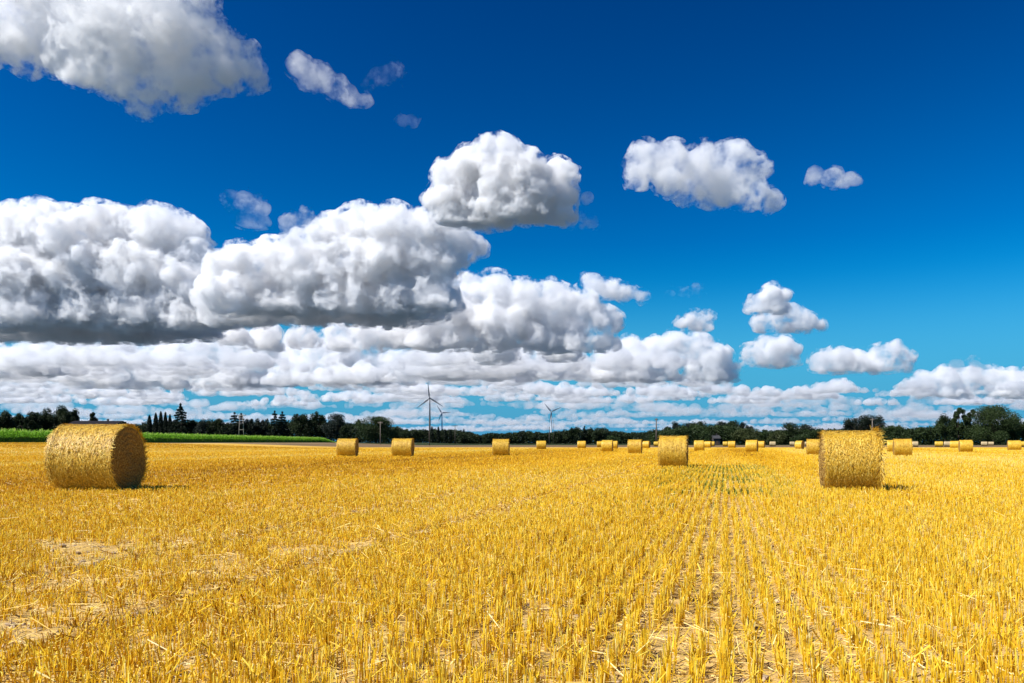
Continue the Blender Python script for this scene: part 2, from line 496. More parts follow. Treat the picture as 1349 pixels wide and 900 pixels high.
cloud('upper of two stacked small puffs right of centre', [(1000, 398, 13), (1018, 388, 14), (1032, 392, 11), (990, 404, 8)], 411, 15)
cloud('lower of two stacked small puffs right of centre', [(1005, 425, 13), (1030, 414, 15), (1045, 412, 13), (1062, 424, 12), (1080, 429, 7)], 435, 16)
cloud('small white puff above the cloud cluster left of the stacked puffs', [(900, 426, 10), (918, 420, 12), (932, 418, 8)], 433, 17)
cloud('crisp white puff below the two stacked puffs', [(990, 465, 14), (1010, 458, 17), (1030, 458, 17), (1045, 462, 10), (1005, 470, 14)], 480, 18)
cloud('long white cumulus low in the sky above the right foreground bale',
      [(1080, 476, 14), (1105, 472, 17), (1130, 474, 16), (1160, 470, 18), (1178, 466, 16), (1192, 474, 12), (1140, 480, 14)], 488, 19)
cloud('low broad white cloud bank at the right edge',
      [(1215, 503, 16), (1245, 500, 18), (1275, 497, 17), (1305, 500, 18), (1335, 503, 17), (1365, 500, 20), (1260, 508, 14), (1320, 510, 14)], 522, 20)
cloud('small pale cloud floating above the low right cloud bank', [(1262, 482, 8), (1282, 480, 9), (1292, 484, 7)], 490, 21, dens=.012)
cloud('pile of bright cloud heaps just left of the crisp white puff',
      [(800, 468, 18), (830, 462, 20), (862, 462, 20), (890, 455, 20), (915, 458, 20), (940, 470, 20), (880, 478, 18), (850, 480, 16), (920, 485, 18), (960, 490, 14), (820, 482, 16)], 500, 22, q=1.35)
cloud('bright heap of low cloud under the long cumulus, left of centre',
      [(420, 455, 22), (445, 448, 22), (470, 462, 24), (500, 475, 20), (400, 478, 20), (440, 480, 22), (480, 488, 16), (370, 488, 14)], 504, 23, q=1.35, dens=.04)
cloud('grey topped low cloud heap behind the left cumulus base',
      [(285, 462, 24), (315, 462, 26), (345, 468, 26), (380, 472, 20), (270, 485, 18), (320, 488, 20), (230, 470, 24), (190, 475, 26), (150, 470, 26), (110, 475, 26), (200, 490, 16), (120, 490, 16), (260, 455, 22), (210, 460, 24), (160, 458, 22), (100, 462, 24), (340, 452, 22), (390, 458, 22)], 508, 24, q=1.35, dens=.04)
cloud('pale low cloud heap at the left edge under the broad cumulus', [(5, 475, 20), (35, 472, 20), (60, 470, 17), (-25, 480, 24), (20, 488, 14), (70, 462, 18), (40, 458, 18)], 494, 25, q=1.35, dens=.04)
cloud('lumpy low cloud between the turbines and the ragged cumulus',
      [(530, 475, 20), (560, 470, 20), (600, 468, 22), (640, 465, 22), (680, 470, 22), (720, 472, 20), (755, 478, 18), (575, 485, 18), (640, 486, 18), (700, 488, 16)], 496, 26, q=1.35, dens=.04)

def cloud_bank(name, label, rows, seed, vox, nscale, dens):
    r = np.random.default_rng(seed)
    S, B = [], []
    for (y0, y1, n, x0, x1, w0, w1, h) in rows:
        for i in range(n):
            by = r.uniform(y0, y1)
            Y = ALT * F / (HOR - by); k = Y / F
            px = r.uniform(x0, x1); w = r.uniform(w0, w1)
            m = max(3, int(w / (h * .9)))
            lift = r.uniform(-40, 60)
            s0 = len(S)
            for j in range(m):
                t = (j + .5) / m
                R = h * r.uniform(.55, 1.15) * (1 - .65 * abs(2 * t - 1) ** 2)
                c = np.array([(px + (t - .5) * w - CX) * k, Y + r.normal() * h * k * .8, ALT + lift + R * k * .45])
                puff(S, r, c, R * k, True, 7, 2, .75)
            B += [ALT + lift] * (len(S) - s0)
    o, bb = cloud_mesh(name, S, np.array(B), vox, seed, sub=1, amp=.3, octs=4, smooth=10)
    o.data.materials.append(cloud_mat(name + '_vapour', nscale, dens, .36, .62, vox * 2.2, bb, (.945, .972, 1, 1)))  # blue in the scatter colour stands in for haze before the bank
    return tag(o, label, 'cloud', None, 'stuff')
cloud_bank('near_cloud_bank', 'rows of flat based white clouds low over the treeline',
           [(480, 506, 40, -60, 860, 80, 190, 17), (503, 522, 44, -60, 1000, 40, 130, 12), (505, 520, 9, 1000, 1400, 30, 80, 10), (518, 534, 50, -60, 1100, 40, 120, 9.5), (518, 534, 12, 1050, 1400, 40, 110, 8)], 31, 18, 190, .014)
cloud_bank('far_cloud_bank', 'thin bands of distant cloud just above the treetops',
           [(534, 548, 52, -60, 1400, 40, 130, 7), (547, 560, 56, -60, 1400, 50, 160, 5), (558, 569, 60, -60, 1400, 60, 200, 3.4)], 32, 40, 420, .0045)

# ------------------------------------------------------------------ vegetation materials
def foliage_mat(name, a, b):
    m = Mat(name)
    c = m.ramp(m.attr('tint'), [(0, a), (1, b)])
    m.leafy(c, .22)
    return m.m
LEAF = {
    'dark': foliage_mat('dark_foliage', (.011, .020, .008), (.036, .056, .015)),
    'blue': foliage_mat('bluish_foliage', (.014, .022, .018), (.034, .048, .032)),
    'green': foliage_mat('green_foliage', (.018, .035, .010), (.048, .076, .018)),
    'olive': foliage_mat('olive_foliage', (.024, .036, .010), (.075, .090, .025)),
    'conifer': foliage_mat('conifer_foliage', (.007, .013, .008), (.020, .032, .014)),
}
bark = Mat('bark'); bark.surf(bark.ramp(bark.noise(bark.pos(), 6, 4), [(.3, (.03, .022, .016)), (.7, (.08, .06, .045))]), .9, .1, bark.noise(bark.pos(), 14, 3), .5, .03)
bark = bark.m

def cards(P, size, r, up=.0):
    """random small leaf cards (four corners each) round the points P"""
    n = len(P)
    a = r.normal(size=(n, 3)); a[:, 2] += up; a /= np.linalg.norm(a, axis=1)[:, None]
    b = r.normal(size=(n, 3)); b -= a * (a * b).sum(1)[:, None]; b /= np.linalg.norm(b, axis=1)[:, None]
    s = size * r.uniform(.6, 1.3, n)[:, None]
    V = np.stack([P - a * s * .6, P + b * s * .4 - a * s * .05, P + a * s * .65, P - b * s * .4 + a * s * .05], 1).reshape(-1, 3)
    return V, np.arange(n * 4).reshape(-1, 4)

def in_ball(r, n):
    d = r.normal(size=(n, 3)); d /= np.linalg.norm(d, axis=1)[:, None]
    return d * (r.uniform(0, 1, n) ** .42)[:, None]

def crown_points(kind, w, h, r, cell):
    """points of a crown of width w and height h standing on z = 0, and their tints"""
    P, T = [], []
    area = w * h / cell ** 2
    if kind in ('broad', 'round', 'airy', 'bush', 'block'):
        lob = []
        nl = {'broad': 18, 'round': 20, 'airy': 30, 'bush': 10, 'block': 27}[kind]
        z0 = {'broad': .12, 'round': .06, 'airy': .22, 'bush': .0, 'block': .02}[kind]
        for i in range(nl):
            t = r.uniform(0, 1)
            z = z0 + (1 - z0) * (.14 + .72 * t)
            prof = {'broad': math.sin(math.pi * min(1, .18 + .78 * t)) ** .6, 'round': math.sqrt(max(0.04, 1 - (1.15 * t - .25) ** 2)),
                    'airy': .75 + .25 * math.sin(math.pi * t), 'bush': math.sqrt(max(.05, 1 - t * t)), 'block': .98 - .18 * t}[kind]
            a = r.uniform(0, 2 * math.pi); q = math.sqrt(r.uniform(0, 1)) * .5 * prof
            lr = r.uniform(.13, .22) * (1.15 if kind in ('round', 'block', 'bush') else 1.0) * (.62 if kind == 'airy' else 1)
            if kind == 'block':
                q = .5; a = math.acos(-1 + 2 * (i + .5) / nl) if i % 2 else math.pi - math.acos(-1 + 2 * (i + .5) / nl)
                z = (.45, .62, .78)[i % 3] + r.uniform(-.05, .08)
            lob.append((q * math.cos(a) * w * .86, q * math.sin(a) * w * .8, z * h, lr * w, lr * min(h, w * 1.3)))
        if kind != 'airy':
            lob.append((0, 0, h * (z0 + .45 * (1 - z0)), w * .30, h * .36))
        per = int(area * 5.5 / len(lob)) + 18
        for (x, y, z, rx, rz) in lob:
            rz = min(rz, max(.05, h - z)) if z + rz > h else rz
            b = in_ball(r, per)
            pt = b * np.array([rx, rx, max(rz, .25 * rx)]) + np.array([x, y, z])
            pt[:, 2] = np.clip(pt[:, 2], .02 * h, None)
            P.append(pt); T.append(np.clip(r.uniform(.1, .9) * .6 + r.uniform(0, .45, per), 0, 1))
    elif kind == 'conifer':
        tiers = max(7, int(h / 1.1))
        for i in range(tiers):
            t = i / (tiers - 1)
            z = h * (.06 + .93 * t); rad = w * .5 * (1 - t) ** .66 * r.uniform(.8, 1.1) + .12
            nb = max(4, int(9 * (1 - t)) + 3)
            for k in range(nb):
                a = r.uniform(0, 2 * math.pi); n = max(6, int(area * 8 / (tiers * nb)))
                s = r.uniform(.0, 1, n) ** .7
                x = np.cos(a) * rad * s; y = np.sin(a) * rad * s
                zz = z - .22 * rad * s + r.normal(size=n) * h * .010
                P.append(np.stack([x, y, zz], 1) + r.normal(size=(n, 3)) * .12 * np.array([1, 1, .5])); T.append(r.uniform(0, 1, n))
    else:  # spire: slim columnar tree
        n = int(area * 9) + 90
        t = r.uniform(0, 1, n); a = r.uniform(0, 2 * math.pi, n)
        rad = w * .5 * np.clip(np.sin(np.pi * np.clip(.12 + t * .88, 0, 1)) ** .55, 0.02, 1) * (1 - .45 * t) * np.sqrt(r.uniform(0, 1, n)) * 1.25
        P.append(np.stack([rad * np.cos(a), rad * np.sin(a), h * (.02 + .98 * t)], 1)); T.append(r.uniform(0, 1, n))
    return np.concatenate(P), np.concatenate(T)

def tree(px, top, w_px, kind, col, Y, label, group=None, name='tree', cat='tree', seed=0):
    r = np.random.default_rng(seed * 101 + abs(int(px * 7)))
    X = at(px, Y); z = float(terrain([X], [Y])[0])
    h = (HOR - top) * Y / F + H - z
    w = w_px * Y / F * {'conifer': 1.5, 'spire': 1.1, 'block': 1.0}.get(kind, 1.22)
    o = thing(name, (X, Y, z - .05), label, cat, group)
    cell = Y / F * .95
    P, T = crown_points(kind, w, h, r, cell)
    V, Q = cards(P, cell * 1.25, r)
    link('crown', mesh_np('crown', V, [Q], [LEAF[col]], {'tint': np.repeat(T, 4)}), o)
    if kind != 'bush':
        g = Geo()
        tr = max(.12, h * .02)
        top_z = h * (.9 if kind in ('conifer', 'spire') else .72)
        bend = r.normal(size=2) * w * .03
        g.tube([(0, 0, 0), (bend[0] * .3, bend[1] * .3, h * .15), (bend[0], bend[1], top_z * .6), (bend[0] * 1.4, bend[1], top_z)], [tr * 1.35, tr, tr * .65, tr * .15], 7)
        if kind not in ('conifer', 'spire'):
            for k in range(5):
                a = r.uniform(0, 6.28); z0 = h * r.uniform(.22, .5)
                g.tube([(bend[0] * .5, bend[1] * .5, z0), (math.cos(a) * w * .18, math.sin(a) * w * .18, z0 + h * .14), (math.cos(a) * w * .34, math.sin(a) * w * .34, z0 + h * .24)], [tr * .5, tr * .32, tr * .1], 5)
        link('trunk', g.mesh('trunk', [bark], True), o)
    return o

def mass(name, label, pts, Y, depth, col, seed, cat='trees', dens=1.0):
    """a hedge or far wood that reads as one mass; pts: (column, top row) outline"""
    r = np.random.default_rng(seed)
    xs = np.array([p[0] for p in pts], float); ys = np.array([p[1] for p in pts], float)
    cell = Y / F
    n = int((xs[-1] - xs[0]) * 170 * dens)
    px = r.uniform(xs[0], xs[-1], n)
    dy = r.uniform(0, depth, n)
    lump = gnoise(np.stack([px / 7.0, dy / 9, px * 0], 1), seed) * .42 + gnoise(np.stack([px / 2.7, dy / 4, px * 0 + 5], 1), seed) * .25
    top = (HOR - np.interp(px, xs, ys) + 3) * cell + H
    x = (px - CX) * cell; y = Y + dy
    z0 = terrain(x, y)
    hh = np.maximum(.6, (top - z0) * (1 + lump * .7))
    P = np.stack([x, y, z0 + hh * r.uniform(0, 1, n) ** .75], 1)
    V, Q = cards(P, cell * 1.7, r)
    tint = np.clip(.45 + 1.1 * gnoise(np.stack([px / 9, dy / 12, px * 0 + 9], 1), seed + 3) + r.uniform(-.2, .2, n), 0, 1)
    o = link(name, mesh_np(name, V, [Q], [LEAF[col]], {'tint': np.repeat(tint, 4)}))
    return tag(o, label, cat, None, 'stuff')

mass('hedge', 'dark undergrowth along the foot of the left trees behind the green crop', [(-80, 556), (20, 556), (60, 554), (110, 560), (180, 563), (250, 558), (300, 562), (320, 560), (350, 560), (380, 558), (440, 560), (520, 566), (540, 573)], 395, 16, 'dark', 41, 'hedge')
mass('distant_wood', 'low dark wood on the horizon in the middle of the photo', [(515, 572), (545, 570), (560, 570), (600, 570), (622, 574), (632, 577), (645, 574), (660, 575), (690, 572), (720, 574), (745, 571), (770, 570), (800, 570), (830, 574), (880, 572), (900, 570)], 640, 30, 'dark', 42, 'wood')
mass('shrub_hedge', 'dark green shrubs along the foot of the right trees', [(862, 575), (900, 566), (960, 564), (1000, 573), (1040, 570), (1090, 570), (1130, 568), (1170, 567), (1185, 566), (1210, 569), (1235, 566), (1280, 566), (1330, 564), (1420, 560)], 375, 16, 'green', 43, 'hedge')

LW = 'tall trees behind the crop at far left'
lw_label = 'dark broadleaf tree in the tall clump behind the green crop at far left'
for i, (px, top, w, k) in enumerate([(-20, 538, 30, 'broad'), (6, 540, 26, 'broad'), (23, 543, 20, 'broad'), (45, 541, 20, 'broad'), (59, 536, 28, 'broad'), (79, 533, 26, 'broad'), (88, 534, 18, 'broad'), (98, 537, 18, 'broad')]):
    tree(px, top, w, k, 'dark', 372 + (i % 3) * 8, lw_label, LW, 'broadleaf_tree', seed=i)
tree(33, 545, 14, 'airy', 'dark', 366, 'thin tree with sky showing through, second gap from the left edge', name='broadleaf_tree')
tree(122, 539, 17, 'airy', 'dark', 380, 'lone small round tree rising above the left foreground bale', name='broadleaf_tree')
tree(188, 559, 12, 'bush', 'dark', 378, 'low dark bush right beside the end of the left foreground bale', name='bush', cat='bush')
SP = 'row of slim columnar trees'
for i, (px, top) in enumerate([(197, 547), (205.3, 544), (212, 542), (218, 543), (224, 546)]):
    tree(px, top, 8 - .3 * i, 'spire', 'conifer', 378, 'slim dark columnar tree in the row left of the tall spruce', SP, 'columnar_tree', seed=i)
tree(238, 532.5, 26, 'conifer', 'conifer', 376, 'tall dark spruce, the highest tree behind the green crop', name='spruce_tree')
tree(253, 553, 16, 'broad', 'dark', 380, 'small dark tree touching the right foot of the tall spruce', name='broadleaf_tree')
tree(265, 551, 16, 'round', 'blue', 376, 'greyish round tree right of the tall spruce', name='broadleaf_tree')
tree(283, 551, 24, 'round', 'dark', 380, 'dark round tree just left of the sky gap before the twin legged pole', name='broadleaf_tree')
tree(309, 544, 22, 'conifer', 'conifer', 380, 'dark pointed conifer just left of the twin legged pole', name='conifer_tree')
tree(318, 545, 14, 'conifer', 'conifer', 386, 'slim conifer directly behind the twin legged pole', name='conifer_tree')
tree(332, 549, 20, 'airy', 'blue', 390, 'bluish airy tree just right of the twin legged pole', name='broadleaf_tree')
tree(347, 551, 18, 'airy', 'blue', 392, 'bluish airy tree with bright sky holes left of two pointed trees', name='broadleaf_tree')
tree(362, 542, 17, 'conifer', 'conifer', 380, 'left of two pointed dark trees rising side by side', name='conifer_tree')
tree(372, 543, 18, 'conifer', 'conifer', 383, 'right of two pointed dark trees rising side by side', name='conifer_tree')
tree(397, 542, 26, 'broad', 'dark', 380, 'wide dark tree right of the two pointed trees', name='broadleaf_tree')
tree(418, 541, 18, 'broad', 'dark', 384, 'dark tree with a small knob on top behind the crop end', name='broadleaf_tree')
tree(427, 544, 14, 'broad', 'dark', 388, 'narrow dark tree squeezed between the knobbed tree and the spreading tree', name='broadleaf_tree')
tree(444, 544, 28, 'broad', 'blue', 378, 'spreading tree with a jagged top directly above the bale at the crop end', name='broadleaf_tree')
tree(458, 557, 18, 'bush', 'dark', 374, 'dark bush filling the dip before the big round green tree', name='bush', cat='bush')
tree(472, 552.5, 8, 'spire', 'conifer', 372, 'thin pointed tree at the left edge of the big round green tree', name='columnar_tree')
tree(496, 548, 52, 'round', 'green', 352, 'big round dark green tree standing behind a thin pole', name='broadleaf_tree')
tree(521, 562, 14, 'bush', 'dark', 365, 'low bush at the right foot of the big round green tree', name='bush', cat='bush')
tree(548, 566, 18, 'round', 'dark', 600, 'small round distant tree left of the nearest turbine', name='broadleaf_tree')
DS = 'small pointed trees round the turbines'
for i, (px, top, w) in enumerate([(569, 562, 5), (577.5, 562.5, 5), (587, 566, 4), (593, 566, 4), (611, 565.5, 4)]):
    tree(px, top, w, 'spire', 'conifer', 600, 'tiny pointed tree on the horizon near the two left turbines', DS, 'columnar_tree', seed=i)
tree(612, 569, 20, 'round', 'dark', 600, 'dark rounded distant tree ending the clump right of the turbines', name='broadleaf_tree')
tree(641, 572.5, 9, 'round', 'dark', 620, 'tiny round tree on the horizon above the bale left of centre', name='broadleaf_tree')
tree(733, 567.5, 12, 'round', 'dark', 560, 'small dark tree at the foot of the rightmost turbine', name='broadleaf_tree')
tree(745, 568, 16, 'broad', 'dark', 560, 'low dark tree right beside the rightmost turbine foot tree', name='broadleaf_tree')
tree(757, 559.5, 14, 'broad', 'dark', 550, 'taller dark tree right of the rightmost turbine', name='broadleaf_tree')
tree(770, 562, 11, 'conifer', 'conifer', 555, 'pointed dark tree left of the rounded tree above the paired bales', name='conifer_tree')
tree(777, 562.5, 11, 'broad', 'dark', 560, 'narrow dark tree between the pointed and the rounded tree in the middle', name='broadleaf_tree')
tree(790, 563, 22, 'round', 'dark', 552, 'rounded dark tree above the paired bales right of centre', name='broadleaf_tree')
tree(806, 573, 22, 'bush', 'green', 540, 'low green bush below the rounded middle tree', name='bush', cat='bush')
tree(841, 572, 14, 'round', 'dark', 520, 'low round tree left of the tall wooden pole', name='broadleaf_tree')
tree(862, 565, 22, 'round', 'dark', 420, 'dark tree directly behind the tall wooden pole', name='broadleaf_tree')
WG = 'trees of the wood behind the middle bales'
for i, (px, top, w) in enumerate([(878, 560, 16), (890, 553.5, 14), (905, 557, 26), (921, 554, 24), (937, 557, 24), (953, 554.5, 26), (965, 553.5, 24), (977, 556, 16), (987, 558.5, 12)]):
    tree(px, top, w, 'broad' if i % 2 else 'round', 'blue' if i % 3 else 'dark', 398 + 6 * (i % 3), 'dark tree in the dense wood right of the tall wooden pole', WG, 'broadleaf_tree', seed=i)
tree(929, 567, 16, 'round', 'green', 368, 'small green round tree left of the grey farmhouse', name='broadleaf_tree')
tree(984, 564, 34, 'round', 'olive', 366, 'broad olive green tree at the right end of the dense wood', name='broadleaf_tree')
tree(996, 576, 12, 'bush', 'olive', 358, 'pale green bush low in front of the olive tree', name='bush', cat='bush')
tree(1008, 565, 13, 'round', 'dark', 400, 'small dark tree in the gap right of the olive tree', name='broadleaf_tree')
tree(1023, 567, 20, 'round', 'olive', 372, 'green tree at the left foot of the twin peaked dark tree', name='broadleaf_tree')
tree(1041, 556, 24, 'round', 'dark', 378, 'tallest dark tree between the wood and the right foreground bale', name='broadleaf_tree')
tree(1060, 558, 24, 'broad', 'blue', 384, 'dark bluish tree half way between the tall dark tree and the right foreground bale', name='broadleaf_tree')
tree(1077, 562, 20, 'broad', 'dark', 384, 'dark tree meeting the left top edge of the right foreground bale', name='broadleaf_tree')
tree(1057, 571, 24, 'bush', 'green', 360, 'light green bush under the dark bluish tree', name='bush', cat='bush')
tree(1128, 549.5, 28, 'block', 'conifer', 372, 'lower left half of the dark slab shaped tree pair above the right bale', name='broadleaf_tree')
tree(1152, 545.5, 32, 'block', 'conifer', 376, 'taller right half of the dark slab shaped tree pair above the right bale', name='broadleaf_tree')
tree(1174, 560, 24, 'round', 'green', 358, 'round green tree peeking out right of the right foreground bale', name='broadleaf_tree')
tree(1192, 566, 16, 'bush', 'green', 362, 'green bush right of the round green tree near the right bale', name='bush', cat='bush')
tree(1245, 544, 20, 'round', 'green', 362, 'left of the three tall trees at the right edge, egg shaped', name='broadleaf_tree')
tree(1263, 535, 20, 'airy', 'green', 365, 'airy tall tree with sky holes second in the right edge group', name='broadleaf_tree')
tree(1276, 536, 16, 'airy', 'dark', 369, 'narrow airy tree against the flank of the massive right tree', name='broadleaf_tree')
tree(1308, 533, 58, 'round', 'green', 358, 'massive spreading dark tree filling the right edge group', name='broadleaf_tree')
tree(1334, 545, 30, 'broad', 'green', 362, 'lower tree at the right flank of the massive spreading tree', name='broadleaf_tree')
tree(1352, 555, 16, 'airy', 'dark', 366, 'outermost tree cut off by the right edge', name='broadleaf_tree')

# ------------------------------------------------------------------ green crop strip
def make_crop():
    r = np.random.default_rng(51)
    ex = -78.0
    V, Q, T, n0 = [], [], [], 0
    # standing mass with an uneven top
    ys = np.concatenate([np.arange(70, 352, 1.0)]); ds = np.array([0, .0, .5, 1.2, 2.2, 3.5, 6, 10, 18, 32, 60, 110])
    Yg, Dg = np.meshgrid(ys, ds, indexing='ij')
    taper = sstep((352 - Yg) / 30)
    Hg = (.95 + .22 * noise2(Yg.ravel(), Dg.ravel(), 1.6, 7).reshape(Yg.shape) + .2 * noise2(Yg.ravel(), Dg.ravel(), 9, 8).reshape(Yg.shape)) * taper
    Hg[:, 0] = 0
    Xg = ex - Dg + .25 * noise2(Yg.ravel(), Dg.ravel() * 0, 1.1, 9).reshape(Yg.shape)
    Zg = terrain(Xg.ravel(), Yg.ravel()).reshape(Yg.shape) + Hg
    a, b = Yg.shape
    ii = np.arange(a * b).reshape(a, b)
    V.append(np.stack([Xg, Yg, Zg], -1).reshape(-1, 3)); Q.append(np.stack([ii[:-1, :-1], ii[:-1, 1:], ii[1:, 1:], ii[1:, :-1]], -1).reshape(-1, 4)); T.append(np.full(a * b, .12)); n0 = a * b
    # leaves
    n = 70000
    y = 70 + (352 - 70) * r.uniform(0, 1, n); d = r.exponential(1.7, n); d = np.where(r.uniform(0, 1, n) < .12, r.uniform(0, 60, n), d)
    hh = (1.95 + .25 * noise2(y, d, 1.6, 7)) * sstep((356 - y) / 30)
    z = hh * r.uniform(.12, 1.04, n)
    P = np.stack([ex - d + r.normal(size=n) * .15 + .15, y, z], 1); P[:, 2] += terrain(P[:, 0], P[:, 1])
    ln = r.uniform(.25, .6, n); ang = r.uniform(0, 6.28, n); el = r.uniform(-.4, 1.3, n)
    dv = np.stack([np.cos(ang) * np.cos(el), np.sin(ang) * np.cos(el), np.sin(el)], 1) * ln[:, None]
    sv = np.stack([-np.sin(ang), np.cos(ang), 0 * ang], 1) * .07
    q = np.stack([P - sv, P + sv, P + dv + sv * .35 - np.array([0, 0, .05]), P + dv - sv * .35 - np.array([0, 0, .05])], 1).reshape(-1, 3)
    V.append(q); Q.append(np.arange(n * 4).reshape(-1, 4) + n0)
    # golden tassels show on the tops only
    tin = .15 + .55 * r.uniform(0, 1, n) + np.where(z > hh * .93, .25, 0)
    T.append(np.repeat(tin, 4))
    m = Mat('crop_leaf')
    m.leafy(m.ramp(m.attr('tint'), [(0, (.06, .15, .008)), (.6, (.24, .50, .03)), (1, (.55, .62, .17))]), .5)
    o = link('green_crop', mesh_np('green_crop', np.concatenate(V), [np.concatenate(Q)], [m.m], {'tint': np.concatenate(T)}))
    tag(o, 'strip of tall leafy green crop along the left field edge', 'crop', None, 'stuff')
make_crop()

# ------------------------------------------------------------------ farm buildings
def plain(name, col, rough=.7, var=.25, scale=3.0, spec=.3):
    m = Mat(name)
    n = m.noise(m.pos(), scale, 4, .6)
    c0 = tuple(c * (1 - var) for c in col); c1 = tuple(min(1, c * (1 + var)) for c in col)
    m.surf(m.ramp(n, [(.3, c0), (.7, c1)]), rough, spec)
    return m.m
M_roof_dark = plain('dark_roof_tiles', (.022, .02, .022), .9, .3, 1.2, .05)
M_roof_grey = plain('grey_roof_tiles', (.05, .05, .055), .7, .3, 1.2)
M_wall = plain('weathered_wall', (.07, .062, .06), .85, .2, 1.0)
M_glass = plain('window_glass', (.03, .035, .04), .2, .1)
M_doorw = plain('door_wood', (.09, .06, .04), .7)
def house(px, Y, w_px, ridge_y, eave_y, depth, roof, label, name, cat, wins):
    X = at(px, Y); z = float(terrain([X], [Y])[0]); k = Y / F
    w = w_px * k / 2; hr = (HOR - ridge_y) * k + H - z; he = (HOR - eave_y) * k + H - z
    o = thing(name, (X, Y, z), label, cat)
    g = Geo()
    d = depth / 2
    V = [(-w,-d,0),(w,-d,0),(w,d,0),(-w,d,0),(-w,-d,he),(w,-d,he),(w,d,he),(-w,d,he),(-w,0,hr-.15),(w,0,hr-.15)]
    g.add(V, [(0,1,5,4),(2,3,7,6)], None)
    g.add(V, None, [(0,4,3),(4,7,3),(4,8,7),(1,2,5),(5,2,6),(5,6,9)])
    link('wall', g.mesh('wall', [M_wall]), o)
    g = Geo(); e = .45; t = .16; dz = (hr - he) / d * e
    for s in (-1, 1):
        V = [(-w-e, s*(d+e), he-dz), (w+e, s*(d+e), he-dz), (w+e, 0, hr), (-w-e, 0, hr)]
        V += [(a, b, c + t) for a, b, c in V]
        g.add(V, [(0,1,2,3),(4,7,6,5),(0,4,5,1),(1,5,6,2),(3,2,6,7),(0,3,7,4)])
    rf = link('roof', g.mesh('roof', [roof]), o)
    g = Geo(); g.box((w*.4-.35, -.3, hr-.4), (w*.4+.35, .3, hr+1.0)); link('chimney', g.mesh('chimney', [M_wall]), rf)
    for wx in wins:
        g = Geo(); g.box((wx*w-.5, -d-.04, he*.42), (wx*w+.5, -d+.05, he*.42+1.1)); link('window', g.mesh('window', [M_glass]), o)
    g = Geo(); g.box((-.55+w*.12, -d-.05, .03), (.55+w*.12, -d+.05, 2.1)); link('door', g.mesh('door', [M_doorw]), o)
house(130, 352, 62, 555, 560, 12, M_roof_dark, 'long low barn with dark roof behind the left foreground bale', 'barn', 'barn', (-.75, -.45, .6))
house(942, 376, 8, 573.5, 577.5, 6, M_roof_grey, 'small grey farmhouse at the foot of the dense wood', 'farmhouse', 'house', (-.6, .62))

# ------------------------------------------------------------------ wind turbines
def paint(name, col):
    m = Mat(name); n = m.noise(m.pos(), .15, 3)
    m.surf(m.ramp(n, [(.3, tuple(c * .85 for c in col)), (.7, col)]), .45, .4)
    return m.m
M_tshade = paint('cloud_shaded_turbine_paint', (.085, .095, .115))  # cloud shadow put into the colour of a turbine
M_twhite = paint('white_turbine_paint', (.74, .75, .76))
M_tmid = paint('pale_grey_turbine_paint', (.17, .19, .23))
def turbine(px, hub_y, Y, blade_px, rots, mt, mb, label, w=1.0, yaw=0.0):
    k = Y / F; X = at(px, Y); hub = (HOR - hub_y) * k + H; Rb = blade_px * k
    o = thing('wind_turbine', (X, Y, 0), label, 'wind turbine', 'wind turbines on the horizon', yaw)
    g = Geo(); g.tube([(0, 0, 0), (0, 0, hub * .3), (0, 0, hub * .7), (0, 0, hub - 1.2)], [2.4 * w, 2.1 * w, 1.65 * w, 1.25 * w], 16)
    link('tower', g.mesh('tower', [mt], True), o)
    g = Geo(); g.tube([(0, -3.2, hub), (0, -2.6, hub), (0, 2.5, hub), (0, 5.5, hub + .1), (0, 6.2, hub + .1)], [1.3, 1.9, 2.0, 1.7, .8], 12)
    link('nacelle', g.mesh('nacelle', [mt], True), o)
    g = Geo(); g.tube([(0, -6.0, hub), (0, -5.4, hub), (0, -4.4, hub), (0, -3.1, hub)], [.2, 1.0, 1.55, 1.6], 12)
    link('hub', g.mesh('hub', [mt], True), o)
    for a in rots:
        a = math.radians(a)
        d = np.array([math.sin(a), 0, math.cos(a)]); s = np.array([math.cos(a), 0, -math.sin(a)])
        V = []; st = [(.02, .7, .7), (.08, .8, .75), (.2, 1.75, .5), (.45, 1.3, .3), (.75, .85, .18), (.95, .5, .1), (1.0, .12, .05)]
        for t, ch, th in st:
            c = d * Rb * t + np.array([0, -4.2, hub])
            for q in range(8):
                f = 2 * math.pi * q / 8
                V.append(c + s * (ch * w * (math.cos(f) * .95 - .25)) + np.array([0, 1, 0]) * th * w * math.sin(f))
        Q = [(i*8+q, i*8+(q+1)%8, (i+1)*8+(q+1)%8, (i+1)*8+q) for i in range(len(st)-1) for q in range(8)]
        g = Geo(); g.add(V, Q)
        link('blade', g.mesh('blade', [mb], True), o)
turbine(566.2, 524.7, 1750, 21.0, (-6, 122, 232), M_tshade, M_tshade, 'wind turbine in painted-in dark grey shade, tallest and leftmost of the three')
turbine(582.3, 544.2, 2700, 11.5, (-33, 88, 205), M_twhite, M_tmid, 'white wind turbine just right of the dark grey one', 1.15)
turbine(726.3, 542.5, 2500, 14.0, (-40, 66, 190), M_twhite, M_tmid, 'pale wind turbine standing apart right of centre', 1.35)

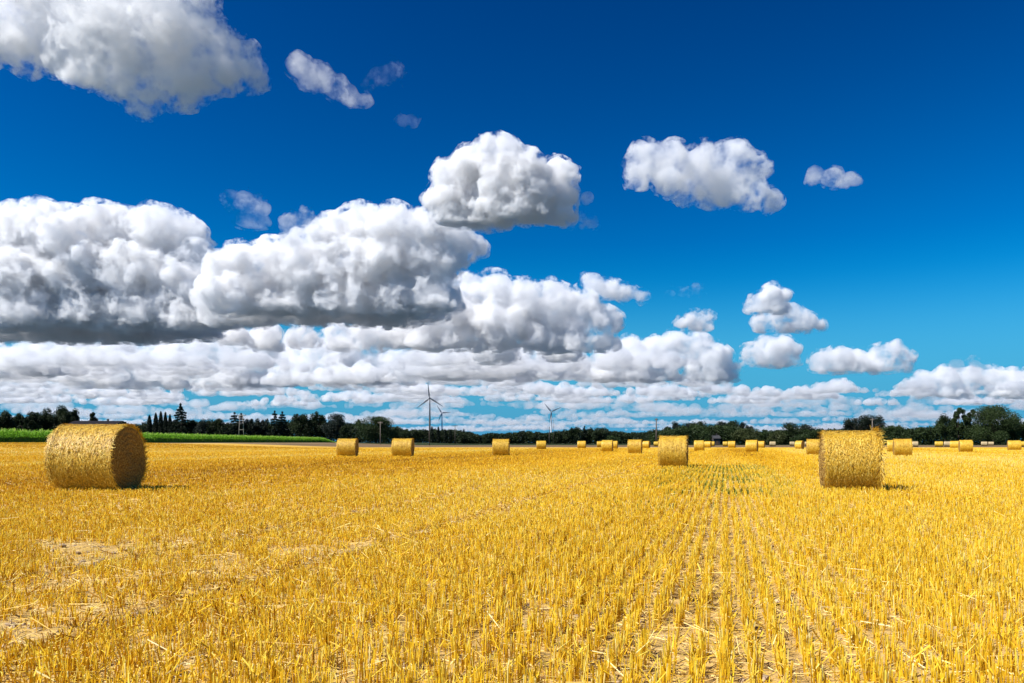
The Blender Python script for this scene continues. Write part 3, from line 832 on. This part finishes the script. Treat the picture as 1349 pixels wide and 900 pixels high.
# ------------------------------------------------------------------ poles
M_wood = plain('weathered_pole_wood', (.12, .095, .075), .9, .3, 2.0)
M_palewood = plain('pale_pole_wood', (.30, .25, .20), .9, .25, 2.0)
M_ceram = plain('brown_insulator', (.05, .03, .025), .3)
def pole(px, top, Y, label, r=.16, arm=0, mat=None, legs=1, base_y=None, can=False):
    mat = mat or M_wood
    X = at(px, Y); z = float(terrain([X], [Y])[0]); h = (HOR - top) * Y / F + H - z
    o = thing('utility_pole', (X, Y, z - .05), label, 'utility pole')
    if legs == 1:
        g = Geo(); g.tube([(0, 0, 0), (0, 0, h * .5), (0, 0, h)], [r, r * .88, r * .72], 9); link('post', g.mesh('post', [mat], True), o)
    else:
        for s in (-1, 1):
            g = Geo(); g.tube([(s * 1.05, 0, 0), (s * .8, 0, h * .5), (s * .55, 0, h)], [r, r * .9, r * .75], 9); link('post', g.mesh('post', [mat], True), o)
        g = Geo(); g.box((-.85, -.1, h * .45), (.85, .1, h * .45 + .2)); link('brace', g.mesh('brace', [mat]), o)
    if arm:
        g = Geo(); g.box((-arm, -.1, h - .62), (arm, .1, h - .40)); ca = link('crossarm', g.mesh('crossarm', [mat]), o)
        for s in (-.9, 0.32, .9):
            g = Geo(); g.tube([(s * arm, 0, h - .40), (s * arm, 0, h - .25), (s * arm, 0, h - .05)], [.05, .11, .06], 8); link('insulator', g.mesh('insulator', [M_ceram], True), ca)
    if can:
        g = Geo(); g.tube([(0, -.35, h * .62), (0, -.35, h * .62 + .9)], [.36, .36], 12); link('transformer', g.mesh('transformer', [M_roof_grey], True), o)
    return o
pole(318, 545.5, 300, 'twin legged pole with crossarm in front of the conifers behind the crop', .15, 1.7, M_palewood, 2, can=True)
pole(501, 555, 290, 'thin pale pole in front of the big round green tree', .12, .9, M_palewood)
pole(565.6, 549, 305, 'dark pole standing right in front of the tallest wind turbine', .20, 0)
pole(599.5, 560, 420, 'small T shaped pole right of the two left wind turbines', .17, 1.5)
pole(723.6, 562, 430, 'short dark pole just left of the rightmost wind turbine', .2, 0)
pole(729.4, 551.5, 520, 'very thin tall mast just right of the rightmost wind turbine', .12, 0)
pole(864.6, 551, 285, 'tall wooden pole left of the dense wood behind the middle bale', .26, .55)
pole(1149, 551, 300, 'pole in front of the slab shaped trees above the right foreground bale', .13, .8, M_palewood)

# ------------------------------------------------------------------ round straw bales
def straw_mat(name, pal, trans=.0, rough=.55, spec=.35):
    m = Mat(name)
    c = m.ramp(m.attr('tint'), pal)
    if trans: m.leafy(c, trans)
    else: m.surf(c, rough, spec)
    return m.m
def bale_side_mat(name, cols):
    m = Mat(name)
    tc = m.n('ShaderNodeTexCoord').outputs['Object']
    n1 = m.noise(tc, 26, 5, .7); n2 = m.noise(tc, 5, 4, .6)
    x, y, z = m.sep(tc)
    band = m.noise(m.comb(x, 0.0, 0.0), 14, 3, .6)
    f = m.math('ADD', m.math('ADD', m.math('MULTIPLY', n1, .5), m.math('MULTIPLY', n2, .3)), m.math('MULTIPLY', band, .2))
    c = m.ramp(f, [(.36, cols[0]), (.5, cols[1]), (.64, cols[2])])
    m.surf(c, .42, .38, m.math('ADD', n1, m.math('MULTIPLY', n2, .5)), .9, .03)
    return m.m
GOLD = ((.22, .105, .006), (.60, .36, .016), (.92, .68, .12))
M_side = bale_side_mat('golden_baled_straw', GOLD)
M_side_pale = bale_side_mat('pale_baled_straw', ((.24, .17, .08), (.42, .32, .16), (.56, .46, .27)))
m = Mat('bale_end_straw')
tc = m.n('ShaderNodeTexCoord').outputs['Object']
x_, y_, z_ = m.sep(tc)
m_n = m.noise(tc, 30, 5, .7)
m.surf(m.ramp(m_n, [(.34, (.14, .07, .015)), (.52, (.36, .20, .04)), (.68, (.62, .42, .12))]), .8, .2, m_n, 1.0, .04)
M_end = m.m
M_fringe = straw_mat('loose_bale_straw', [(0, (.24, .11, .010)), (.5, (.76, .44, .018)), (1, (.96, .75, .18))], .0, .5, .45)

def bale_parts(D, L, na, nx, nstraw, seed, fringe_end=1.0, side=None):
    """meshes of one bale lying along x, resting on z = 0"""
    r = np.random.default_rng(seed)
    R = D / 2
    side = side or M_side
    xs = np.linspace(-1, 1, nx); th = np.linspace(0, 2 * np.pi, na, endpoint=False)
    Xg, Tg = np.meshgrid(xs, th, indexing='ij')
    edge = np.clip((abs(Xg) - (1 - .10 / (L / 2))) / (.10 / (L / 2)), 0, 1)
    sx, sy, sz = Xg * L / 2, np.cos(Tg) * R, np.sin(Tg) * R
    Pn = np.stack([sx.ravel(), sy.ravel(), sz.ravel()], 1)
    ringn = gnoise(np.stack([Xg.ravel() * 9, Xg.ravel() * 0 + seed, Xg.ravel() * 0], 1), 2).reshape(Xg.shape)
    lump = gnoise(Pn * 2.2 + seed, 3).reshape(Xg.shape); fine = gnoise(Pn * 9 + seed, 4).reshape(Xg.shape)
    rr = R * (1 - .055 * edge ** 2) + .018 * ringn + .030 * lump + .016 * fine + .012 * Xg ** 2
    y, z = np.cos(Tg) * rr, np.sin(Tg) * rr + R
    z = np.where(z < .07 * R, .07 * R + (z - .07 * R) * .25, z) - .05 * R      # flattened where it rests
    V = np.stack([sx, y, z], -1).reshape(-1, 3)
    ii = np.arange(nx * na).reshape(nx, na); jn = np.roll(ii, -1, 1)
    Q = np.stack([ii[:-1], jn[:-1], jn[1:], ii[1:]], -1).reshape(-1, 4)
    out = {'rolled_straw': mesh_np('rolled_straw', V, [Q], [side], smooth=True), 'ends': []}
    for e, col in ((0, -1), (nx - 1, 1)):
        ring = V[ii[e]]; cen = np.array([col * L / 2, 0, R * .98]); nr = max(5, na // 6)
        VV = []
        for j in range(nr):
            t = 1 - j / nr
            p = cen + (ring - cen) * t
            wob = .022 * np.cos(t * 40 + np.arange(na) / na * 6.28) * min(1, nr / 10) + .03 * gnoise(p * 7 + seed, 5) + .02 * gnoise(p * 19 + seed, 6)
            p[:, 0] = col * (L / 2 + .05 * (1 - t * t)) + (wob * (1 if 0 < j else 0))
            VV.append(p)
        VV.append(np.array([[col * (L / 2 + .05), 0, R * .98]]))
        VV = np.concatenate(VV); kk = np.arange(nr * na).reshape(nr, na); kn = np.roll(kk, -1, 1)
        Qe = np.stack([kk[:-1], kn[:-1], kn[1:], kk[1:]], -1).reshape(-1, 4)
        Te = np.stack([kk[-1], kn[-1], np.full(na, nr * na)], -1)
        if col < 0: Qe = Qe[:, ::-1]; Te = Te[:, ::-1]
        out['ends'].append(mesh_np('end_face', VV, [Qe, Te], [M_end], smooth=True))
    # loose straws lying on the surface and sticking out at the rims
    n = nstraw
    x = r.uniform(-1, 1, n); t = r.uniform(0, 2 * np.pi, n)
    rim = r.uniform(0, 1, n) < .22
    x = np.where(rim, np.where(r.uniform(0, 1, n) < .5 + .22 * (fringe_end > 1), 1, -1) * (1 - abs(r.normal(size=n)) * .05), x) * L / 2
    nrm = np.stack([0 * t, np.cos(t), np.sin(t)], 1); tan = np.stack([0 * t, -np.sin(t), np.cos(t)], 1); ax = np.array([[1.0, 0, 0]]).repeat(n, 0)
    an = r.normal(size=n) * .6
    an = np.where(rim, an * 1.6, an)
    d = tan * np.cos(an)[:, None] + ax * np.sin(an)[:, None]
    lift = abs(r.normal(size=n)) * np.where(rim, .20 * np.where(x > 0, fringe_end, 1), .02)
    d = d * np.cos(lift)[:, None] + nrm * np.sin(lift)[:, None]
    ln = r.uniform(.05, .13, n) * np.where(rim, np.where(x > 0, .7 + .4 * fringe_end, 1.1), 1.0)
    base = nrm * (R + .022 + r.normal(size=n) * .005)[:, None] + ax * x[:, None] + np.array([0, 0, R * .95])
    wd = np.cross(d, nrm); wd /= np.linalg.norm(wd, axis=1)[:, None] + 1e-6
    wd *= (D / 400 * r.uniform(.7, 1.5, n))[:, None]
    mid = base + d * (ln * .5)[:, None] + nrm * .008
    tip = base + d * ln[:, None] - np.array([0, 0, .12])[None] * (ln * lift)[:, None]
    keep = (base[:, 2] > .03) & (tip[:, 2] > .01)
    V = np.stack([base - wd, base + wd, mid + wd, mid - wd, tip + wd * .6, tip - wd * .6], 1)[keep].reshape(-1, 3)
    k = np.arange(keep.sum())[:, None] * 6
    Q = np.concatenate([k + np.array([[0, 1, 2, 3]]), k + np.array([[3, 2, 4, 5]])])
    tint = np.clip(r.normal(.5, .27, n), 0, 1)[keep]
    out['fringe'] = mesh_np('straw_fringe', V, [Q], [M_fringe], {'tint': np.repeat(tint, 6)})
    return out

def place_bale(parts, X, Y, z, rz, scale, label):
    o = thing('straw_bale', (X, Y, z), label, 'straw bale', 'round straw bales on the stubble field', rz)
    o.scale = scale
    link('rolled_straw', parts['rolled_straw'], o)
    for e in parts['ends']: link('end_face', e, o)
    tag(link('straw_fringe', parts['fringe'], o), kind='stuff')
    return o

def bale_at(px, bottom_or_none, size, w_px, s, label, parts, D0, L0, D=1.4, Y=None):
    Y = Y or D * F / size
    X = at(px, Y); phi = math.atan((px - CX) / F)
    c = math.sqrt(1 - s * s)
    L = min(1.75, max(1.0, (w_px * Y / F - D * abs(s)) / c))
    z = float(terrain([X], [Y])[0])
    return place_bale(parts, X, Y, z, -phi - math.asin(s), (L / L0, D / D0, D / D0), label)

hero_l = bale_parts(1.51, 1.60, 160, 60, 11000, 3)
hero_r = bale_parts(1.40, 1.40, 160, 60, 12000, 5, 2.2)
mid = [bale_parts(1.4, 1.4, 84, 30, 3500, 8 + i) for i in range(2)]
far = [bale_parts(1.4, 1.4, 36, 12, 450, 12 + i) for i in range(3)]
farp = [bale_parts(1.4, 1.4, 36, 12, 200, 17, side=M_side_pale)]
bale_at(129, 0, 86, 116, .50, 'biggest bale at left with its dark shaded end facing right', hero_l, 1.51, 1.60, 1.48, 17.6)
bale_at(1119, 0, 79.5, 76, -.13, 'large shaggy bale at right with torn straw hanging off its right rim', hero_r, 1.40, 1.40, 1.37, 17.9)
bale_at(887, 0, 43, 37.5, .06, 'medium bale right of centre, third largest in the field', mid[0], 1.4, 1.4)
B = [
 (458, 23.6, 28.5, .22, 'bale in front of the end of the green crop strip', mid[1]),
 (531, 24.4, 29.6, .20, 'bale below and just left of the tallest wind turbine', mid[0]),
 (660, 22.0, 22.0, .06, 'single bale left of centre between the turbines', mid[1]),
 (713, 11.5, 12.0, .0, 'small single bale directly below the rightmost turbine', far[0]),
 (766.3, 10.5, 11.4, .08, 'small single bale right of the one below the rightmost turbine', far[1]),
 (800, 15.6, 15.7, .12, 'front bale of the three overlapping bales right of centre', far[2]),
 (790.5, 8.0, 8.0, .0, 'tiny bale half hidden at the left of the three overlapping bales', far[0]),
 (809.3, 10.6, 9.5, .1, 'small bale half hidden at the right of the three overlapping bales', far[1]),
 (836.5, 18.8, 19.0, .10, 'bale left of the medium bale, in front of a tiny one', mid[0]),
 (851.5, 9.8, 10.5, .25, 'small bale between the medium bale and its left neighbour', far[2]),
 (864.5, 6.4, 6.5, .1, 'tiny bale at the foot of the tall wooden pole', far[0]),
 (921, 14.6, 13.2, .06, 'bale directly right of the medium bale, front of its cluster', far[1]),
 (932.5, 8.5, 10.0, .25, 'small bale touching the right side of the bale beside the medium bale', far[2]),
 (938.5, 6.6, 6.0, .1, 'tiny bale peeking out below the grey farmhouse', far[0]),
 (955.5, 6.6, 6.5, .1, 'tiny bale left of and behind a small bale below the wood', far[1]),
 (964, 9.6, 9.7, .10, 'small bale in front of a tiny one below the wood', far[2]),
 (990.5, 17.0, 16.4, .14, 'bale with dark right end below the olive green tree', far[0]),
 (1002.5, 9.8, 10.5, .18, 'small bale tucked right behind the bale below the olive tree', far[1]),
 (1017.7, 6.6, 7.3, .0, 'tiny pale grey bale alone on the brown soil right of the olive tree', farp[0]),
 (1043.5, 5.6, 6.0, .0, 'tiny pale bale left of the small bale near the right foreground bale', farp[0]),
 (1053.2, 12.0, 12.0, .35, 'small bale turned to the right, left of the right foreground bale', far[2]),
 (1063, 5.6, 5.6, .0, 'tiny pale bale between the turned bale and the half hidden bale', farp[0]),
 (1073, 21.8, 19.0, .0, 'bale half hidden behind the left side of the right foreground bale', mid[1]),
 (1177, 17.0, 15.0, .0, 'bale half hidden behind the left side of the bale right of the shaggy one', far[0]),
 (1188.7, 23.6, 23.0, -.10, 'bale just right of the shaggy right foreground bale', mid[0]),
 (1205.5, 7.6, 7.0, .0, 'tiny greyish bale against the hedge behind the bale right of the shaggy one', farp[0]),
 (1236.8, 7.4, 9.5, .0, 'leftmost of the four bales in a row below the egg shaped tree', far[1]),
 (1248, 7.2, 8.0, .0, 'greyish second bale in the row of four below the right trees', farp[0]),
 (1257.7, 10.2, 11.4, .05, 'third bale in the row of four below the right trees', far[2]),
 (1272, 17.0, 17.2, -.14, 'frontmost and largest bale in the row of four below the right trees', far[0]),
 (1296.5, 6.0, 7.0, .0, 'tiny pale bale below the massive tree, left of an even smaller one', farp[0]),
 (1305.5, 5.0, 6.0, .0, 'smallest pale bale below the massive spreading tree', farp[0]),
 (1336, 14.0, 16.0, -.10, 'bale near the right edge standing before a small one', far[1]),
 (1347.5, 7.4, 9.0, .0, 'small bale cut by the right edge of the photo', far[2]),
]
for px, size, w, s, lab, parts in B:
    bale_at(px, 0, size, w, s, lab, parts, 1.4, 1.4)

# ------------------------------------------------------------------ stubble: standing straw in drill rows
STRAW = [(0, (.36, .16, .012)), (.22, (.78, .43, .012)), (.55, (.97, .66, .022)), (.82, (.97, .77, .11)), (1, (.95, .82, .36))]
M_stem = straw_mat('standing_straw', STRAW, .30)
M_litter = straw_mat('fallen_straw', [(0, (.40, .22, .05)), (.45, (.80, .50, .08)), (1, (.94, .78, .38))], .15)

def track_mask(u, v):
    t = np.zeros_like(u)
    w = .35 * gnoise(np.stack([u * .3, v * .12, u * 0], 1), 21)
    for c, wd in ((-3.5, .20), (-5.4, .18), (-16.8, .36), (-19.2, .30), (-27.6, .7), (-29.9, .5), (-39, .8), (-52, 1.2), (9.5, .25), (11.6, .25), (24, .5), (27, .5), (47, .8)):
        t = np.maximum(t, sstep((wd - abs(u + w - c)) / (.5 * wd)))
    return t

def make_stubble():
    r = np.random.default_rng(77)
    d0, dmax, dens0 = 8.0, 85.0, 980.0
    # clumps along rows
    xs, ys, ws = [], [], []
    for (ya, yb) in [(2.2, 5), (5, 8), (8, 12), (12, 17), (17, 24), (24, 34), (34, 48), (48, 64), (64, 85), (85, 112), (112, 150)]:
        half = .66 * yb + 2.2
        area = 2 * half * (yb - ya)
        ym = .5 * (ya + yb)
        dens = dens0 * min(1, (d0 / ym) ** 1.55)
        n = int(area * dens)
        per = 4 if ym < 20 else 3
        nc = n // per
        cx = r.uniform(-half, half, nc); cyy = r.uniform(ya, yb, nc)
        u, v = uv_rows(cx, cyy)
        uq = np.round(u / .132) * .132
        zone = sstep((abs(u - .2) - 1.7) / 2.0)               # 0 along the crisp rows right of centre
        loose = .013 + .027 * zone
        uq = uq + r.normal(size=nc) * loose
        v = np.round(v / .05) * .05 + r.normal(size=nc) * .012
        uu = np.repeat(uq, per) + r.normal(size=nc * per) * np.repeat(.011 + .002 * zone, per)
        vv = np.repeat(v, per) + r.normal(size=nc * per) * .014
        x = uu * RU[0] + vv * RU[1]; y = -uu * RU[1] + vv * RU[0]
        xs.append(x); ys.append(y); ws.append(np.full(len(x), max(1.0, (d0 / ym) ** -.66)))
    x = np.concatenate(xs); y = np.concatenate(ys); wsc = np.concatenate(ws)
    u, v = uv_rows(x, y)
    bare = bare_mask(x, y); tr = track_mask(u, v)
    gap = gnoise(np.stack([np.round(u / .132) * 3.1, v / .32, u * 0], 1), 31)      # gaps within a row
    keep = (r.uniform(0, 1, len(x)) > bare * .95) & (r.uniform(0, 1, len(x)) > tr * .2) & (gap < .52) & (y > 2.0)
    x, y, wsc, u, v, tr, bare = (a[keep] for a in (x, y, wsc, u, v, tr, bare))
    n = len(x)
    hn = gnoise(np.stack([u / 1.6, v / 3.0, u * 0], 1), 33)
    h = (.135 + .045 * hn - .03 * sstep((-u - 1.5) / 3)) * r.uniform(.62, 1.18, n) * (1 - .5 * tr) * (1 - .45 * bare)
    rad = r.uniform(.0017, .0036, n) * wsc
    zn = sstep((abs(u - .2) - 1.7) / 2.0)
    lean = r.normal(size=(n, 2)) * (.08 + .03 * zn + .25 * tr + .08 * (u < -2))[:, None]
    snapped = r.uniform(0, 1, n) < .07
    lean[snapped] *= 5
    z = terrain(x, y) - .012
    base = np.stack([x, y, z], 1)
    top = base + np.stack([lean[:, 0] * h, lean[:, 1] * h, h], 1)
    ph = r.uniform(0, 6.28, n)
    V = np.empty((n, 6, 3))
    for k in range(3):
        a = ph + k * 2.0944
        off = np.stack([np.cos(a), np.sin(a), 0 * a], 1)
        V[:, k] = base + off * rad[:, None] * 1.15
        V[:, 3 + k] = top + off * rad[:, None]
    V[:, 3, 2] += rad * 2.5                                      # slanted cut
    kk = np.arange(n)[:, None] * 6
    Q = np.concatenate([kk + np.array([[0, 1, 4, 3]]), kk + np.array([[1, 2, 5, 4]]), kk + np.array([[2, 0, 3, 5]])])
    T = kk + np.array([[3, 4, 5]])
    patch = gnoise(np.stack([u / 2.2, v / 5, u * 0], 1), 35)
    band = gnoise(np.stack([u * .085, v * .006, u * 0 + 3], 1), 36) + .7 * gnoise(np.stack([u * .33, v * .012, u * 0 + 3], 1), 37)
    tint = np.clip(r.normal(.58, .21, n) + .16 * patch + .58 * band * sstep((y - 9) / 14) - .30 * tr - .04 * sstep((-u - 2) / 4), 0, 1)
    tin = np.repeat(tint, 6).reshape(n, 6); tin[:, :3] -= .08      # stalks are browner at the foot
    # dry sheath leaves hanging off the stems, near the eye only
    nl = np.where((y < 14) & (r.uniform(0, 1, n) < .42))[0]
    m = len(nl)
    a = r.uniform(0, 6.28, m); s = base[nl] + (top[nl] - base[nl]) * r.uniform(.25, .95, m)[:, None]
    dv = np.stack([np.cos(a), np.sin(a), r.uniform(-.6, .9, m)], 1) * r.uniform(.03, .10, m)[:, None]
    sv = np.stack([-np.sin(a), np.cos(a), 0 * a], 1) * .0035
    LV = np.stack([s - sv, s + sv, s + dv + sv * .4 + np.array([0, 0, -.012]), s + dv - sv * .4 + np.array([0, 0, -.012])], 1).reshape(-1, 3)
    LQ = np.arange(m * 4).reshape(-1, 4) + n * 6
    me = mesh_np('stubble', np.concatenate([V.reshape(-1, 3), LV]), [np.concatenate([Q, LQ]), T], [M_stem],
                 {'tint': np.clip(np.concatenate([tin.ravel(), np.repeat(np.clip(r.normal(.62, .2, m), 0, 1), 4)]), 0, 1)})
    tag(link('stubble', me), 'golden cut straw stubble standing in drill rows', 'stubble', None, 'stuff')

    # fallen straw and chaff
    n = 85000
    y = 2.2 + 30 * r.uniform(0, 1, n) ** 1.6; x = r.uniform(-1, 1, n) * (.66 * y + 2)
    u, v = uv_rows(x, y)
    sw = np.exp(-((u - 2.3) / .5) ** 2) + .35 * bare_mask(x, y)
    keep = r.uniform(0, 1, n) < .45 + .6 * sw
    x, y = x[keep], y[keep]; n = len(x)
    big = r.uniform(0, 1, n) < .06
    ln = np.where(big, r.uniform(.14, .34, n), r.uniform(.02, .11, n)); a = r.uniform(0, 6.28, n)
    wd = r.uniform(.0016, .0034, n) * np.maximum(1, y / 7) ** .6
    el = r.normal(size=n) * .16
    d = np.stack([np.cos(a) * np.cos(el), np.sin(a) * np.cos(el), np.sin(el)], 1)
    c = np.stack([x, y, terrain(x, y) + .012 + abs(r.normal(size=n)) * .02 + np.where(big, .03, 0)], 1)
    s = np.stack([-np.sin(a), np.cos(a), 0 * a], 1) * wd[:, None]; up = np.array([0, 0, 1]) * wd[:, None] * 1.2
    p0, p1 = c - d * ln[:, None] / 2, c + d * ln[:, None] / 2
    V = np.stack([p0 - s, p0 + s, p0 + up, p1 - s, p1 + s, p1 + up], 1).reshape(-1, 3)
    kk = np.arange(n)[:, None] * 6
    Q = np.concatenate([kk + np.array([[1, 4, 5, 2]]), kk + np.array([[2, 5, 3, 0]]), kk + np.array([[0, 3, 4, 1]])])
    me = mesh_np('loose_straw', V, [Q], [M_litter], {'tint': np.repeat(np.clip(r.normal(.55, .25, n), 0, 1), 6)})
    tag(link('loose_straw', me), 'pale fallen straw and chaff scattered between the stubble rows', 'straw', None, 'stuff')

    # soil clods
    n = 11000
    y = 2.3 + 16 * r.uniform(0, 1, n) ** 1.4; x = r.uniform(-1, 1, n) * (.66 * y + 1.5)
    keep = r.uniform(0, 1, n) < .12 + .88 * bare_mask(x, y)
    x, y = x[keep], y[keep]; n = len(x)
    Vi, Fi = ico(1)
    R = .005 + .030 * r.uniform(0, 1, n) ** 2.5
    jit = 1 + .35 * r.normal(size=(n, len(Vi), 1)).clip(-1.5, 1.5)
    V = Vi[None] * jit * R[:, None, None] * np.array([1, 1, .7]) + np.stack([x, y, terrain(x, y) + R * .15], 1)[:, None]
    Fc = (Fi[None] + (np.arange(n) * len(Vi))[:, None, None]).reshape(-1, 3)
    m_ = Mat('dry_clod'); nn = m_.noise(m_.pos(), 25, 4)
    m_.surf(m_.ramp(nn, [(.3, (.27, .18, .11)), (.7, (.54, .41, .26))]), .95, .1)
    tag(link('soil_clods', mesh_np('soil_clods', V.reshape(-1, 3), [Fc], [m_.m])), 'dry crumbs of pale soil on the bare patches', 'soil', None, 'stuff')

    # green regrowth between the rows
    n = 6000
    v = 12 + 26 * r.uniform(0, 1, n) ** .7; u = r.uniform(-2.3, 1.7, n)
    u = (np.floor(u / .132) + .5) * .132 + r.normal(size=n) * .02
    x = u * RU[0] + v * RU[1]; y = -u * RU[1] + v * RU[0]
    keep = gnoise(np.stack([u * 1.5, v / 2.4, u * 0], 1), 41) > .20 - .30 * sstep((v - 14) / 9)
    x2 = r.uniform(-12, 20, 260); y2 = r.uniform(9, 46, 260); k2 = noise2(x2, y2, 3.0, 43) > .22
    x = np.concatenate([x[keep], x2[k2]]); y = np.concatenate([y[keep], y2[k2]]); n = len(x)
    per = 3
    x = np.repeat(x, per) + r.normal(size=n * per) * .02; y = np.repeat(y, per) + r.normal(size=n * per) * .03; n *= per
    a = r.uniform(0, 6.28, n); ln = r.uniform(.06, .13, n)
    p = np.stack([x, y, terrain(x, y)], 1); dv = np.stack([np.cos(a) * .45, np.sin(a) * .45, 0 * a + .9], 1) * ln[:, None]; sv = np.stack([-np.sin(a), np.cos(a), 0 * a], 1) * .012
    V = np.stack([p - sv, p + sv, p + dv + sv * .3, p + dv - sv * .3], 1).reshape(-1, 3)
    m_ = Mat('green_regrowth'); m_.leafy(m_.ramp(m_.attr('tint'), [(0, (.10, .15, .015)), (1, (.30, .32, .04))]), .3)
    tag(link('weeds', mesh_np('weeds', V, [np.arange(n * 4).reshape(-1, 4)], [m_.m], {'tint': np.repeat(r.uniform(0, 1, n), 4)})), 'green weeds sprouting between the stubble rows right of centre', 'weeds', None, 'stuff')
make_stubble()
